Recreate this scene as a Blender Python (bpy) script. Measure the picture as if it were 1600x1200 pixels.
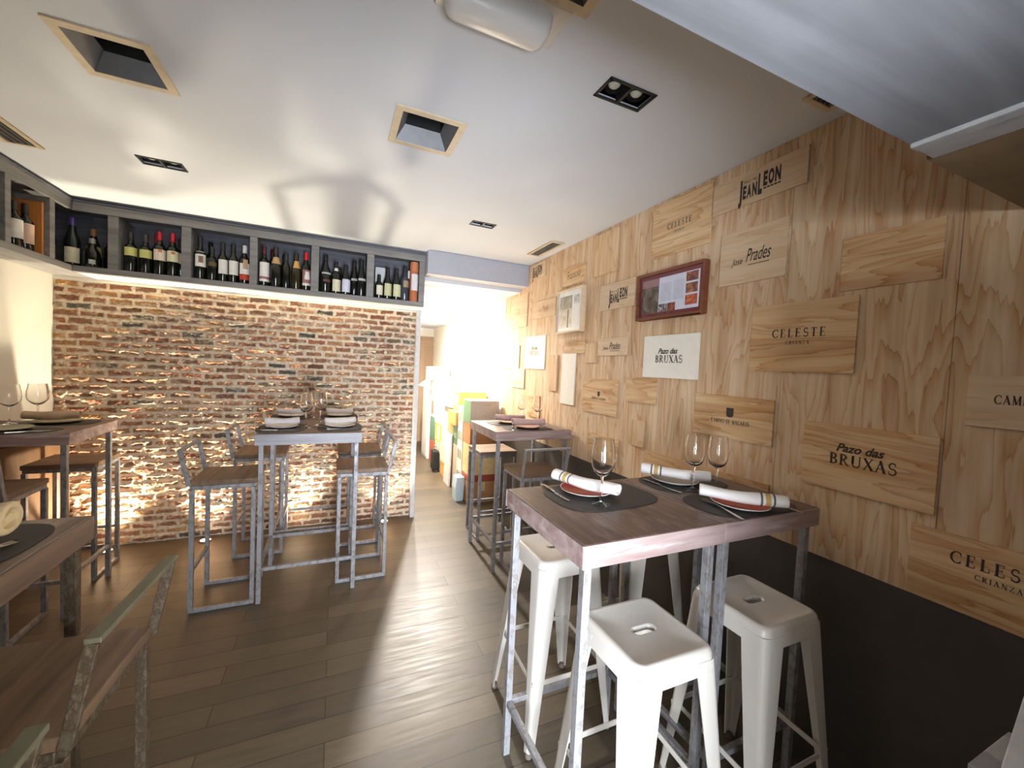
import bpy, bmesh, math, random
import numpy as np
from mathutils import Vector, Matrix
PI = math.pi
random.seed(7)
SC = bpy.context.scene
COL = SC.collection
for o in list(bpy.data.objects):
    bpy.data.objects.remove(o)

# ------------------------------------------------------------------ camera
cam_d = bpy.data.cameras.new('camera')
cam = bpy.data.objects.new('camera', cam_d)
COL.objects.link(cam)
yaw, pitch, roll = [math.radians(a) for a in (23.85270868, -2.3773089, 2.65205974)]
fw = Vector((math.sin(yaw)*math.cos(pitch), math.cos(yaw)*math.cos(pitch), math.sin(pitch)))
rt = Vector((math.cos(yaw), -math.sin(yaw), 0))
up = rt.cross(fw)
c_, s_ = math.cos(roll), math.sin(roll)
r2 = rt*c_ + up*s_
u2 = up*c_ - rt*s_
cam.matrix_world = Matrix(((r2.x, u2.x, -fw.x, 0), (r2.y, u2.y, -fw.y, 0), (r2.z, u2.z, -fw.z, 1.55), (0, 0, 0, 1)))
cam_d.sensor_fit = 'HORIZONTAL'
cam_d.sensor_width = 36
cam_d.lens = 628.24/1600*36
cam_d.clip_start = 0.02
SC.camera = cam

# ------------------------------------------------------------------ world, exposure, lights
SC.view_settings.view_transform = 'Standard'
SC.view_settings.look = 'None'
SC.view_settings.gamma = 1
SC.view_settings.use_curve_mapping = False
SC.view_settings.exposure = -0.12
w = bpy.data.worlds.new('world')
SC.world = w
w.use_nodes = True
w.node_tree.nodes['Background'].inputs[0].default_value = (0.72, 0.85, 1, 1)
w.node_tree.nodes['Background'].inputs[1].default_value = 1.2


def lamp(name, kind, loc, energy, color, rot=(0, 0, 0), **k):
    d = bpy.data.lights.new(name, kind)
    d.energy = energy
    d.color = color
    for a, b in k.items():
        setattr(d, a, b)
    o = bpy.data.objects.new(name, d)
    o.location = loc
    o.rotation_euler = rot
    COL.objects.link(o)
    return o


# daylight through the added window behind the camera
lamp('daylight', 'AREA', (-0.3, -1.42, 0.98), 400, (0.82, 0.90, 1.0), (math.radians(86), 0, 0), shape='RECTANGLE', size=1.7, size_y=1.35, spread=math.radians(140))
UPS = [-1.56, -0.94, -0.27, 0.47]
WARM = (1.0, 0.89, 0.66)
for x, e in zip(UPS, (260, 280, 140, 220)):
    lamp('uplight_beam', 'SPOT', (x, 3.975, 0.035), e, WARM, (PI-math.radians(-5), 0, 0), spot_size=math.radians(102), spot_blend=1.0, shadow_soft_size=0.033)
# corridor downlights
for x, y, e in ((1.12, 5.3, 560), (1.2, 6.9, 300), (1.2, 4.45, 45)):
    lamp('corridor_beam', 'SPOT', (x, y, 2.29), e, (1.0, 0.93, 0.84), (0, 0, 0), spot_size=math.radians(165), spot_blend=0.5, shadow_soft_size=0.04)
# ceiling twin spots of the dining room
for x, y, e in ((0.90, 2.82, 14), (1.0, 2.82, 14), (0.90, 1.25, 5), (1.0, 1.25, 5), (-0.94, 2.85, 4), (-0.85, 2.85, 4)):
    lamp('ceiling_beam', 'SPOT', (x, y, 2.585), e, (1.0, 0.86, 0.68), (0, 0, 0), spot_size=math.radians(120), spot_blend=0.8, shadow_soft_size=0.03)

# ------------------------------------------------------------------ materials
def srgb(r, g, b):
    f = lambda c: (c/255/12.92) if c/255 <= 0.04045 else ((c/255+0.055)/1.055)**2.4
    return (f(r), f(g), f(b), 1)


class NT:
    def __init__(self, name):
        self.m = bpy.data.materials.new(name)
        self.m.use_nodes = True
        self.t = self.m.node_tree
        self.b = self.t.nodes['Principled BSDF']

    def n(self, typ, **k):
        x = self.t.nodes.new(typ)
        for a, v in k.items():
            if a.startswith('i_'):
                key = a[2:]
                x.inputs[int(key) if key.isdigit() else key.replace('_', ' ')].default_value = v
            else:
                setattr(x, a, v)
        return x

    def l(self, a, b):
        self.t.links.new(a, b)

    def ramp(self, fac, stops):
        r = self.n('ShaderNodeValToRGB')
        e = r.color_ramp.elements
        while len(e) < len(stops):
            e.new(0.5)
        for el, (p, c) in zip(e, stops):
            el.position = p
            el.color = c if len(c) == 4 else (*c, 1)
        self.l(fac, r.inputs[0])
        return r.outputs[0]

    def coords(self, scale=(1, 1, 1), rand=False, kind='Object', rot=(0, 0, 0)):
        tc = self.n('ShaderNodeTexCoord')
        mp = self.n('ShaderNodeMapping')
        mp.inputs['Scale'].default_value = scale
        mp.inputs['Rotation'].default_value = rot
        self.l(tc.outputs[kind], mp.inputs[0])
        if rand:
            oi = self.n('ShaderNodeObjectInfo')
            mu = self.n('ShaderNodeMath', operation='MULTIPLY', i_1=37.0)
            self.l(oi.outputs['Random'], mu.inputs[0])
            cb = self.n('ShaderNodeCombineXYZ')
            for i in range(3):
                self.l(mu.outputs[0], cb.inputs[i])
            self.l(cb.outputs[0], mp.inputs['Location'])
        return mp.outputs[0]

    def noise(self, vec, scale, detail=3, rough=0.5, dist=0.0):
        x = self.n('ShaderNodeTexNoise')
        x.inputs['Scale'].default_value = scale
        x.inputs['Detail'].default_value = detail
        x.inputs['Roughness'].default_value = rough
        x.inputs['Distortion'].default_value = dist
        self.l(vec, x.inputs['Vector'])
        return x.outputs['Fac']

    def math(self, op, a, b=0.0):
        x = self.n('ShaderNodeMath', operation=op)
        for i, v in enumerate((a, b)):
            if isinstance(v, (int, float)):
                x.inputs[i].default_value = v
            else:
                self.l(v, x.inputs[i])
        return x.outputs[0]

    def mix(self, fac, a, b, blend='MIX'):
        x = self.n('ShaderNodeMix', data_type='RGBA', blend_type=blend)
        for i, v in ((0, fac), (6, a), (7, b)):
            if hasattr(v, 'links'):
                self.l(v, x.inputs[i])
            else:
                x.inputs[i].default_value = v
        return x.outputs[2]

    def bump(self, h, strength=0.2, dist=0.01):
        x = self.n('ShaderNodeBump')
        x.inputs['Strength'].default_value = strength
        x.inputs['Distance'].default_value = dist
        self.l(h, x.inputs['Height'])
        self.l(x.outputs[0], self.b.inputs['Normal'])

    def set(self, color=None, rough=None, metal=None, spec=None):
        for key, v in (('Base Color', color), ('Roughness', rough), ('Metallic', metal), ('Specular IOR Level', spec)):
            if v is None:
                continue
            if hasattr(v, 'links'):
                self.l(v, self.b.inputs[key])
            else:
                self.b.inputs[key].default_value = v
        return self


def plain(name, col, rough=0.6, metal=0.0, var=0.08, scale=30.0, spec=0.5):
    n = NT(name)
    f = n.noise(n.coords(), scale, 2)
    c0 = tuple(max(0, v*(1-var)) for v in col[:3])+(1,)
    c1 = tuple(min(1, v*(1+var)) for v in col[:3])+(1,)
    n.set(n.ramp(f, [(0.3, c0), (0.7, c1)]), rough, metal, spec)
    return n.m


def streak_(n, axis, rand):
    s = [30, 30, 30]
    s[axis] = 2.0
    return n.noise(n.coords(tuple(s), rand), 1.0, 3, 0.6)


def plywood(name, axis, light, mid, dark, rings=14.0, rand=True, across=5.5):
    """rotary cut pine: contour lines of a stretched noise; axis = index of the grain direction"""
    n = NT(name)
    s = [across]*3
    s[axis] = 0.8
    v = n.coords(tuple(s), rand)
    base = n.noise(v, 1.0, 2.5, 0.45, 0.35)
    fr = n.math('FRACT', n.math('ADD', n.math('MULTIPLY', base, rings), n.math('MULTIPLY', streak_(n, axis, rand), 1.6)))
    s2 = [70, 70, 70]
    s2[axis] = 2.2
    fine = n.noise(n.coords(tuple(s2), rand), 1.0, 3, 0.6)
    s3 = [16, 16, 16]
    s3[axis] = 0.9
    streak = n.noise(n.coords(tuple(s3), rand), 1.0, 3, 0.55, 0.2)
    L3 = light[:3]
    lm = tuple(L3[i]*0.5+mid[i]*0.5 for i in range(3))
    saw = n.ramp(fr, [(0.0, light), (0.40, light), (0.70, lm), (0.90, mid), (0.955, dark), (1.0, light)])
    st = n.ramp(streak, [(0.34, dark), (0.46, mid), (0.60, light)])
    col = n.mix(0.45, saw, st)
    col = n.mix(1.0, col, n.ramp(fine, [(0.3, (0.88, 0.87, 0.85)), (0.7, (1.06, 1.06, 1.06))]), 'MULTIPLY')
    big = n.noise(n.coords((1, 1, 1), rand), 1.6, 2)
    col = n.mix(n.math('MULTIPLY', big, 0.30), col, mid)
    n.set(col, 0.62, 0, 0.3)
    n.bump(fine, 0.08, 0.002)
    return n.m


def grainwood(name, axis, c0, c1, rough=0.5, scale=40.0, rand=True, wear=None):
    n = NT(name)
    s = [1, 1, 1]
    s[axis] = 0.06
    v = n.coords(tuple(s), rand)
    f = n.noise(v, scale, 4, 0.6, 0.4)
    s[axis] = 0.25
    g = n.noise(n.coords(tuple(s), rand), 9.0, 3)
    k = n.math('ADD', n.math('MULTIPLY', f, 0.6), n.math('MULTIPLY', g, 0.4))
    col = n.ramp(k, [(0.34, c0), (0.64, c1)])
    if wear:
        wn = n.noise(n.coords(tuple(0.12 if i == axis else (0.35 if i < 2 else 1) for i in range(3)), rand), 26.0, 4, 0.65)
        col = n.mix(n.ramp(wn, [(0.56, (0, 0, 0)), (0.72, (0.75, 0.75, 0.75))]), col, wear)
    n.set(col, rough, 0, 0.4)
    n.bump(f, 0.15, 0.003)
    return n.m


def worn_metal(name, base, rust, amount=0.55, rough=0.42, metal=0.6):
    n = NT(name)
    f = n.noise(n.coords((1, 1, 0.6), True), 38.0, 4, 0.7)
    col = n.ramp(f, [(amount-0.12, base), (amount+0.02, rust), (amount+0.16, tuple(min(1, c*1.4) for c in base[:3]))])
    n.set(col, n.ramp(f, [(0.4, (rough,)*3), (0.7, (rough+0.25,)*3)]), metal)
    n.bump(f, 0.25, 0.003)
    return n.m


def emit(name, col, strength):
    n = NT(name)
    n.set((0.8, 0.8, 0.8, 1), 0.5)
    n.b.inputs['Emission Color'].default_value = col
    n.b.inputs['Emission Strength'].default_value = strength
    return n.m


M = {}
M['wall_white'] = plain('white plaster', srgb(222, 216, 204), 0.85, var=0.03, scale=3)
M['ceiling'] = plain('ceiling paint', srgb(198, 200, 206), 0.8, var=0.02, scale=2)
M['grey_wall'] = plain('grey blue plaster', srgb(168, 168, 176), 0.85, var=0.03)
M['ply'] = plywood('pine plywood cladding', 2, srgb(212, 190, 162), srgb(186, 146, 106), srgb(150, 106, 66), rings=17)
M['ply_h'] = plywood('pine plywood crate end', 1, srgb(212, 184, 146), srgb(184, 138, 90), srgb(144, 96, 54), rings=13, across=7)
M['ply_p'] = plywood('pale smooth crate wood', 1, srgb(208, 184, 156), srgb(198, 168, 134), srgb(182, 148, 112), rings=8)
M['ply_v'] = plywood('upright grained crate wood', 2, srgb(208, 180, 146), srgb(190, 152, 112), srgb(168, 126, 84), rings=9)
M['white_ply'] = plain('white painted crate end', srgb(226, 220, 208), 0.6, var=0.03)
M['ink'] = plain('burnt lettering', srgb(52, 42, 36), 0.8)
M['ink_faint'] = plain('faded lettering', srgb(120, 92, 68), 0.8)
M['ink_red'] = plain('faded red lettering', srgb(150, 92, 74), 0.8)
M['wainscot'] = plain('dark brown wall paint', srgb(58, 51, 45), 0.6, var=0.12, scale=14)
M['shelf'] = grainwood('grey stained wood', 0, srgb(106, 102, 100), srgb(142, 138, 135), 0.6, 30)
M['shelf_back'] = grainwood('dark stained back board', 0, srgb(84, 84, 92), srgb(112, 112, 120), 0.6, 30)
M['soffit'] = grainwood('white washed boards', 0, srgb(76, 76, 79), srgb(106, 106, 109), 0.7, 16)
M['soffit_dark'] = plain('brown soffit', srgb(112, 92, 66), 0.7, var=0.15, scale=12)
M['trim'] = plain('pale trim', srgb(196, 194, 194), 0.5)
M['edge_strip'] = plain('grey edge strip', srgb(140, 138, 137), 0.5)
M['table'] = grainwood('brown stained table wood', 0, srgb(78, 60, 54), srgb(122, 100, 90), 0.36, 34, wear=srgb(156, 138, 130))
M['table_grey'] = grainwood('greyed table wood', 0, srgb(104, 92, 86), srgb(150, 140, 136), 0.38, 34, wear=srgb(172, 164, 164))
M['table_y'] = grainwood('brown stained table wood lengthwise', 1, srgb(74, 56, 50), srgb(118, 96, 86), 0.36, 34, wear=srgb(158, 140, 132))
M['edge_daylit_rose'] = grainwood('daylit rose table edge', 0, srgb(122, 98, 92), srgb(176, 154, 150), 0.4, 30, wear=srgb(196, 180, 178))  # rosy pale tone paints daylight onto the brown table edges
M['edge_daylit_grey'] = grainwood('daylit grey table edge', 0, srgb(126, 122, 126), srgb(172, 168, 174), 0.4, 30, wear=srgb(188, 184, 190))  # bluish daylight put into the edge colour of the middle table
M['edge_dark'] = grainwood('brown table edge', 1, srgb(96, 76, 62), srgb(136, 110, 92), 0.45, 30)
M['seat'] = grainwood('brown seat wood', 1, srgb(90, 70, 54), srgb(132, 106, 84), 0.5, 34)
M['steel'] = worn_metal('bare grey steel', srgb(144, 143, 146), srgb(118, 111, 106), 0.60, 0.42, 0.3)
M['rust'] = worn_metal('chipped steel', srgb(104, 94, 78), srgb(78, 62, 46), 0.50, 0.5, 0.35)
M['olive'] = plain('olive grey painted steel', srgb(112, 108, 88), 0.5, 0.2)
M['white_metal'] = plain('white painted metal', srgb(202, 195, 186), 0.33, 0.0, 0.02, 8)
M['black'] = plain('matt black', srgb(24, 23, 22), 0.6)
M['rubber'] = plain('grey rubber', srgb(110, 100, 90), 0.8)
M['mat'] = plain('charcoal placemat', srgb(50, 45, 42), 0.65, var=0.1, scale=90)
M['red_glaze'] = plain('red glaze', srgb(176, 36, 44), 0.2)
M['china'] = plain('white china', srgb(226, 220, 214), 0.25)
M['greychina'] = plain('grey china', srgb(150, 146, 140), 0.25)
M['pinkchina'] = plain('terracotta china', srgb(176, 132, 112), 0.3)
M['cutlery'] = plain('stainless steel', srgb(176, 170, 164), 0.22, 1.0)
M['alu'] = plain('brushed aluminium', srgb(168, 160, 146), 0.4, 0.7)
M['reflector'] = plain('dull grey reflector', srgb(104, 104, 106), 0.5, 0.3)
M['tan_frame'] = plain('cream metal', srgb(196, 178, 150), 0.5)
M['lampglass'] = plain('frosted bulb', srgb(190, 186, 176), 0.3)
M['uplens'] = emit('lit uplight lens', (1, 0.86, 0.62, 1), 30)
M['lens_on'] = emit('lit downlight lens', (1, 0.92, 0.78, 1), 12)
n = NT('clear glass')
n.set((1, 1, 1, 1), 0.0)
n.b.inputs['Transmission Weight'].default_value = 1
n.b.inputs['IOR'].default_value = 1.45
M['glass'] = n.m
n = NT('picture glazing')
g = n.n('ShaderNodeBsdfGlossy', i_Roughness=0.03)
tr = n.n('ShaderNodeBsdfTransparent')
fr = n.n('ShaderNodeFresnel', i_IOR=1.45)
mx = n.n('ShaderNodeMixShader')
ge = n.n('ShaderNodeNewGeometry')
n.l(n.math('MULTIPLY', fr.outputs[0], n.math('SUBTRACT', 1.0, ge.outputs['Backfacing'])), mx.inputs[0]); n.l(tr.outputs[0], mx.inputs[1]); n.l(g.outputs[0], mx.inputs[2])
n.l(mx.outputs[0], n.t.nodes['Material Output'].inputs[0])
M['glazing'] = n.m
n = NT('frosted plastic cover')
n.set((0.86, 0.84, 0.82, 1), 0.25)
n.b.inputs['Transmission Weight'].default_value = 0.25
M['cover'] = n.m
n = NT('rolled napkin cloth')
tc = n.n('ShaderNodeTexCoord'); sp = n.n('ShaderNodeSeparateXYZ'); n.l(tc.outputs['Object'], sp.inputs[0])
W_, K_, Y_ = srgb(232, 226, 222), srgb(96, 88, 92), srgb(196, 160, 96)
mr = n.math('MULTIPLY', n.math('ADD', sp.outputs[0], 0.14), 1/0.28)
st = n.ramp(mr, [(0.0, W_), (0.135, K_), (0.160, W_), (0.185, Y_), (0.225, Y_), (0.245, W_), (0.275, K_), (0.300, W_)])
st.node.color_ramp.interpolation = 'CONSTANT'
n.set(st, 0.9)
n.bump(n.noise(n.coords(), 220, 2), 0.2, 0.002)
M['napkin'] = n.m
M['napkin_grey'] = plain('grey napkin cloth', srgb(196, 188, 186), 0.9, var=0.05, scale=60)
M['napkin_rose'] = plain('rose napkin cloth', srgb(180, 150, 146), 0.9, var=0.06, scale=60)
M['napkin_cream'] = plain('cream napkin cloth', srgb(236, 214, 170), 0.9, var=0.05, scale=60)
_pc = {}


def pm(r, g, b, rough=0.6, metal=0.0):
    k = (r, g, b, rough, metal)
    if k not in _pc:
        _pc[k] = plain('paint %d %d %d' % (r, g, b), srgb(r, g, b), rough, metal, 0.06)
    return _pc[k]


# floor planks run along X
n = NT('dark wood planks')
v = n.coords((1, 1, 1))
bk = n.n('ShaderNodeTexBrick', offset=0.37, offset_frequency=2)
bk.inputs['Scale'].default_value = 1
bk.inputs['Mortar Size'].default_value = 0.0022
bk.inputs['Mortar Smooth'].default_value = 0.1
bk.inputs['Brick Width'].default_value = 1.22
bk.inputs['Row Height'].default_value = 0.122
bk.inputs['Bias'].default_value = 0.0
bk.inputs['Color1'].default_value = (0, 0, 0, 1)
bk.inputs['Color2'].default_value = (1, 1, 1, 1)
n.l(v, bk.inputs['Vector'])
gr = n.noise(n.coords((0.09, 1, 1)), 42, 4, 0.6, 0.3)
pk = n.ramp(bk.outputs['Color'], [(0, srgb(74, 64, 51)), (0.5, srgb(84, 73, 57)), (1, srgb(96, 82, 64))])
gc = n.ramp(gr, [(0.3, (0.68, 0.68, 0.68)), (0.7, (1.12, 1.12, 1.12))])
col = n.mix(0.8, pk, gc, 'MULTIPLY')
col = n.mix(bk.outputs['Fac'], col, srgb(38, 30, 24))
n.set(col, n.ramp(gr, [(0.3, (0.36,)*3), (0.7, (0.50,)*3)]), 0, 0.5)
n.bump(n.math('SUBTRACT', n.math('MULTIPLY', gr, 0.25), bk.outputs['Fac']), 0.2, 0.002)
M['floor'] = n.m
# bricks: colour attribute holds the clay/mortar colours
n = NT('old red brick')
at = n.n('ShaderNodeAttribute', attribute_name='clay')
f = n.noise(n.coords(), 60, 4, 0.7)
col = n.mix(0.6, at.outputs['Color'], n.ramp(f, [(0.3, (0.65, 0.62, 0.6)), (0.7, (1.15, 1.12, 1.1))]), 'MULTIPLY')
n.set(col, 0.9, 0, 0.2)
n.bump(n.noise(n.coords(), 160, 3, 0.7), 0.35, 0.004)
M['brick'] = n.m


# ------------------------------------------------------------------ mesh builder
class MB:
    def __init__(self):
        self.v, self.f, self.mi = [], [], []
        self.cur = 0

    def add(self, vs, fs, T=None):
        b = len(self.v)
        for p in vs:
            p = Vector(p)
            self.v.append(tuple(T @ p) if T else tuple(p))
        for q in fs:
            self.f.append([b+i for i in q])
            self.mi.append(self.cur)
        return self

    def box(self, x0, x1, y0, y1, z0, z1, T=None):
        vs = [(x, y, z) for z in (z0, z1) for y in (y0, y1) for x in (x0, x1)]
        return self.add(vs, [(0, 2, 3, 1), (4, 5, 7, 6), (0, 1, 5, 4), (2, 6, 7, 3), (0, 4, 6, 2), (1, 3, 7, 5)], T)

    def bar(self, p, q, w=0.025, h=None, side=None, over=0.0):
        h = h or w
        p, q = Vector(p), Vector(q)
        d = (q-p).normalized()
        p, q = p-d*over, q+d*over
        s = Vector(side) if side else (Vector((0, 1, 0)) if abs(d.y) < 0.9 else Vector((1, 0, 0)))
        a = (s-d*s.dot(d)).normalized()
        b = d.cross(a)
        vs = [c+a*i*w/2+b*j*h/2 for c in (p, q) for i, j in ((-1, -1), (1, -1), (1, 1), (-1, 1))]
        return self.add(vs, [(3, 2, 1, 0), (4, 5, 6, 7), (0, 1, 5, 4), (1, 2, 6, 5), (2, 3, 7, 6), (3, 0, 4, 7)])

    def rings(self, rs, closed=True, cap0=False, cap1=False):
        nseg = len(rs[0])
        b = len(self.v)
        for r in rs:
            self.v += [tuple(p) for p in r]
        for i in range(len(rs)-1):
            for j in range(nseg if closed else nseg-1):
                k = (j+1) % nseg
                self.f.append([b+i*nseg+j, b+i*nseg+k, b+(i+1)*nseg+k, b+(i+1)*nseg+j])
                self.mi.append(self.cur)
        if cap0:
            self.f.append([b+j for j in range(nseg)][::-1]); self.mi.append(self.cur)
        if cap1:
            self.f.append([b+(len(rs)-1)*nseg+j for j in range(nseg)]); self.mi.append(self.cur)
        return self

    def lathe(self, prof, n=24, c=(0, 0, 0), a0=0.0, a1=2*PI, mats=None):
        full = abs(a1-a0-2*PI) < 1e-6
        m = n if full else n+1
        b = len(self.v)
        for r, z in prof:
            for j in range(m):
                a = a0+(a1-a0)*j/n
                self.v.append((c[0]+r*math.cos(a), c[1]+r*math.sin(a), c[2]+z))
        for i in range(len(prof)-1):
            for j in range(n):
                k = (j+1) % m
                self.f.append([b+i*m+j, b+i*m+k, b+(i+1)*m+k, b+(i+1)*m+j])
                self.mi.append(mats[i] if mats else self.cur)
        return self

    def build(self, name, mats, parent=None, loc=(0, 0, 0), smooth=False, bevel=0.0, seg=2, angle=35, kind=None):
        me = bpy.data.meshes.new(name)
        me.from_pydata(self.v, [], self.f)
        for m in (mats if isinstance(mats, (list, tuple)) else [mats]):
            me.materials.append(m)
        me.polygons.foreach_set('material_index', self.mi)
        bm = bmesh.new(); bm.from_mesh(me)
        bmesh.ops.remove_doubles(bm, verts=bm.verts, dist=1e-6)
        bmesh.ops.recalc_face_normals(bm, faces=bm.faces)
        bm.to_mesh(me); bm.free()
        if smooth:
            me.shade_smooth()
            try:
                me.set_sharp_from_angle(angle=math.radians(angle))
            except Exception:
                pass
        o = bpy.data.objects.new(name, me)
        o.location = loc
        COL.objects.link(o)
        if parent:
            o.parent = parent
        if bevel:
            md = o.modifiers.new('bevel', 'BEVEL')
            md.width = bevel; md.segments = seg; md.limit_method = 'ANGLE'; md.angle_limit = math.radians(40)
        if kind:
            o['kind'] = kind
        return o


def thing(name, label, cat, loc=(0, 0, 0), rz=0.0, group=None):
    o = bpy.data.objects.new(name, None)
    o.empty_display_size = 0.1
    COL.objects.link(o)
    o.location = loc
    o.rotation_euler = (0, 0, rz)
    return tag(o, label, cat, group)


def tag(o, label, cat, group=None):
    o['label'] = label
    o['category'] = cat
    if group:
        o['group'] = group
    return o


def dup(root, loc, rz, label, group=None):
    def cp(o, parent):
        c = o.copy()
        COL.objects.link(c)
        if parent:
            c.parent = parent
        for ch in o.children:
            cp(ch, c)
        return c
    r = cp(root, None)
    r.location = loc
    r.rotation_euler = (0, 0, rz)
    r['label'] = label
    if group:
        r['group'] = group
    return r


def struct(name, mb, mat, **k):
    return mb.build(name, mat, kind='structure', **k)


# ------------------------------------------------------------------ room shell
XL, XR, YB, ZC = -1.905, 1.76, 4.09, 2.575
YF = -1.5
struct('floor', MB().box(XL-0.15, XR+0.2, YF-0.3, 8.15, -0.08, 0), M['floor'])
# ceiling with cut-outs for the recessed fittings
HOLES = [(-0.855, -0.605, 1.80, 2.06), (0.21, 0.48, 1.715, 1.985), (0.37, 0.63, 0.77, 1.03), (0.856, 1.057, 1.201, 1.301), (-0.988, -0.795, 2.80, 2.90), (0.870, 1.043, 2.776, 2.860)]
xs = sorted({XL-0.15, XR+0.2} | {h[i] for h in HOLES for i in (0, 1)})
ys = sorted({0.46, 4.3} | {h[i] for h in HOLES for i in (2, 3)})
mb = MB()
for i in range(len(xs)-1):
    for j in range(len(ys)-1):
        cx, cy = (xs[i]+xs[i+1])/2, (ys[j]+ys[j+1])/2
        if not any(h[0] < cx < h[1] and h[2] < cy < h[3] for h in HOLES):
            z0, z1 = ZC, ZC+0.012
            mb.add([(xs[i], ys[j], z0), (xs[i+1], ys[j], z0), (xs[i+1], ys[j+1], z0), (xs[i], ys[j+1], z0)], [(0, 3, 2, 1)])
for h in HOLES:      # cut edges
    a, b, c, d = h
    mb.box(a-0.002, a, c, d, ZC, ZC+0.012).box(b, b+0.002, c, d, ZC, ZC+0.012).box(a, b, c-0.002, c, ZC, ZC+0.012).box(a, b, d, d+0.002, ZC, ZC+0.012)
struct('ceiling', mb, M['ceiling'])
struct('ceiling_slab', MB().box(XL-0.15, XR+0.2, 0.3, 4.35, ZC+0.2, ZC+0.3), M['black']).name = 'ceiling_void'
struct('wall_left', MB().box(XL-0.12, XL, YF, 4.2, 0, ZC+0.2), M['wall_white'])
struct('wall_right', MB().box(XR+0.012, XR+0.15, YF, 8.0, 0, ZC+0.2), M['wall_white'])
# plywood cladding made of upright sheets, and the dark painted band under it
mb = MB()
edges = [YF, 0.60, 1.12, 2.52, 3.60, 4.25]
for a, b in zip(edges, edges[1:]):
    mb.box(XR, XR+0.012, a+0.0008, b-0.0008, 0.867, ZC-0.001)
struct('trim_1', mb, M['ply'])
struct('trim_2', MB().box(XR-0.002, XR+0.012, YF, 4.25, 0, 0.867), M['wainscot'])
# backing of the brick wall, header over the corridor, corridor shell
struct('wall_back', MB().box(XL-0.1, 0.745, YB+0.03, YB+0.16, 0, ZC+0.1), M['wall_white'])
struct('trim_5', MB().box(XL, 0.728, YB-0.004, YB+0.031, 2.044, 2.0725), M['wall_white'])
struct('wall_header', MB().box(0.747, XR+0.012, 3.69, 3.86, 2.365, ZC), M['grey_wall'])
struct('wall_corridor', MB().box(0.60, 0.745, YB+0.16, 8.0, 0, 2.6), M['wall_white'])
struct('wall_end', MB().box(0.6, 2.0, 7.95, 8.1, 0, 2.6), M['wall_white'])
struct('ceiling_corridor', MB().box(0.6, XR+0.012, 3.86, 8.0, 2.33, 2.40).box(0.745, XR+0.012, 6.9, 7.95, 2.24, 2.33), M['ceiling'])
struct('trim_3', MB().box(0.725, 0.765, 4.015, YB+0.16, 0, 2.07), M['trim'], bevel=0.003)
# street front behind the camera: piers, sill and head around the added daylight window
mb = MB().box(XL, -1.2, YF-0.15, YF, 0, 2.7).box(0.58, XR+0.1, YF-0.15, YF, 0, 2.7).box(-1.2, 0.58, YF-0.15, YF, 0, 0.25).box(-1.2, 0.58, YF-0.15, YF, 1.8, 2.7)
struct('wall_front', mb, M['wall_white'])
mb = MB()
for x in (-1.2, -0.33, 0.54):
    mb.box(x, x+0.04, YF-0.09, YF-0.04, 0.25, 1.8)
mb.box(-1.2, 0.58, YF-0.09, YF-0.04, 0.25, 0.30).box(-1.2, 0.58, YF-0.09, YF-0.04, 1.75, 1.8)
struct('added_window_1', mb, M['black'])
struct('wall_added_side', MB().box(0.60, 0.64, YF, 0.09, 0, 1.75), M['wall_white'])  # unseen partition added to keep daylight off the right stool and wall
struct('wall_added_left', MB().box(XL, -0.02, -0.26, -0.14, 0, 2.056), M['wall_white'])  # unseen wall added behind the camera to shade the near left table
# lowered entrance soffit: white washed boards, a pale edge strip and a brown recess by the wall
struct('ceiling_soffit', MB().box(XL, 1.094, YF, 0.465, 2.057, 2.12).box(XL, XR+0.012, 0.44, 0.465, 2.06, ZC+0.1), M['soffit'])
struct('trim_4', MB().box(1.094, 1.128, YF, 0.465, 2.048, 2.10).box(1.132, 1.20, YF, 0.468, 2.054, 2.10), M['edge_strip'], bevel=0.003)
struct('ceiling_recess', MB().box(1.20, XR, YF, 0.478, 2.058, 2.12), M['soffit_dark'])
# low timber lining at the foot of the left wall
struct('baseboard_left', MB().box(XL, -1.812, 2.2, 4.085, 0, 0.92), grainwood('orange brown lining', 2, srgb(98, 68, 42), srgb(122, 88, 56), 0.7, 20))

# --- brick wall relief
def vnoise(nx, nz, cx, cz, seed):
    rs = np.random.RandomState(seed)
    g = rs.rand(cz+3, cx+3)
    x = np.linspace(0, cx, nx); z = np.linspace(0, cz, nz)
    xi, zi = np.floor(x).astype(int), np.floor(z).astype(int)
    fx, fz = x-xi, z-zi
    fx, fz = fx*fx*(3-2*fx), fz*fz*(3-2*fz)
    a = g[np.ix_(zi, xi)]; b = g[np.ix_(zi, xi+1)]; c = g[np.ix_(zi+1, xi)]; d = g[np.ix_(zi+1, xi+1)]
    fx = fx[None, :]; fz = fz[:, None]
    return a*(1-fx)*(1-fz)+b*fx*(1-fz)+c*(1-fx)*fz+d*fx*fz


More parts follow.
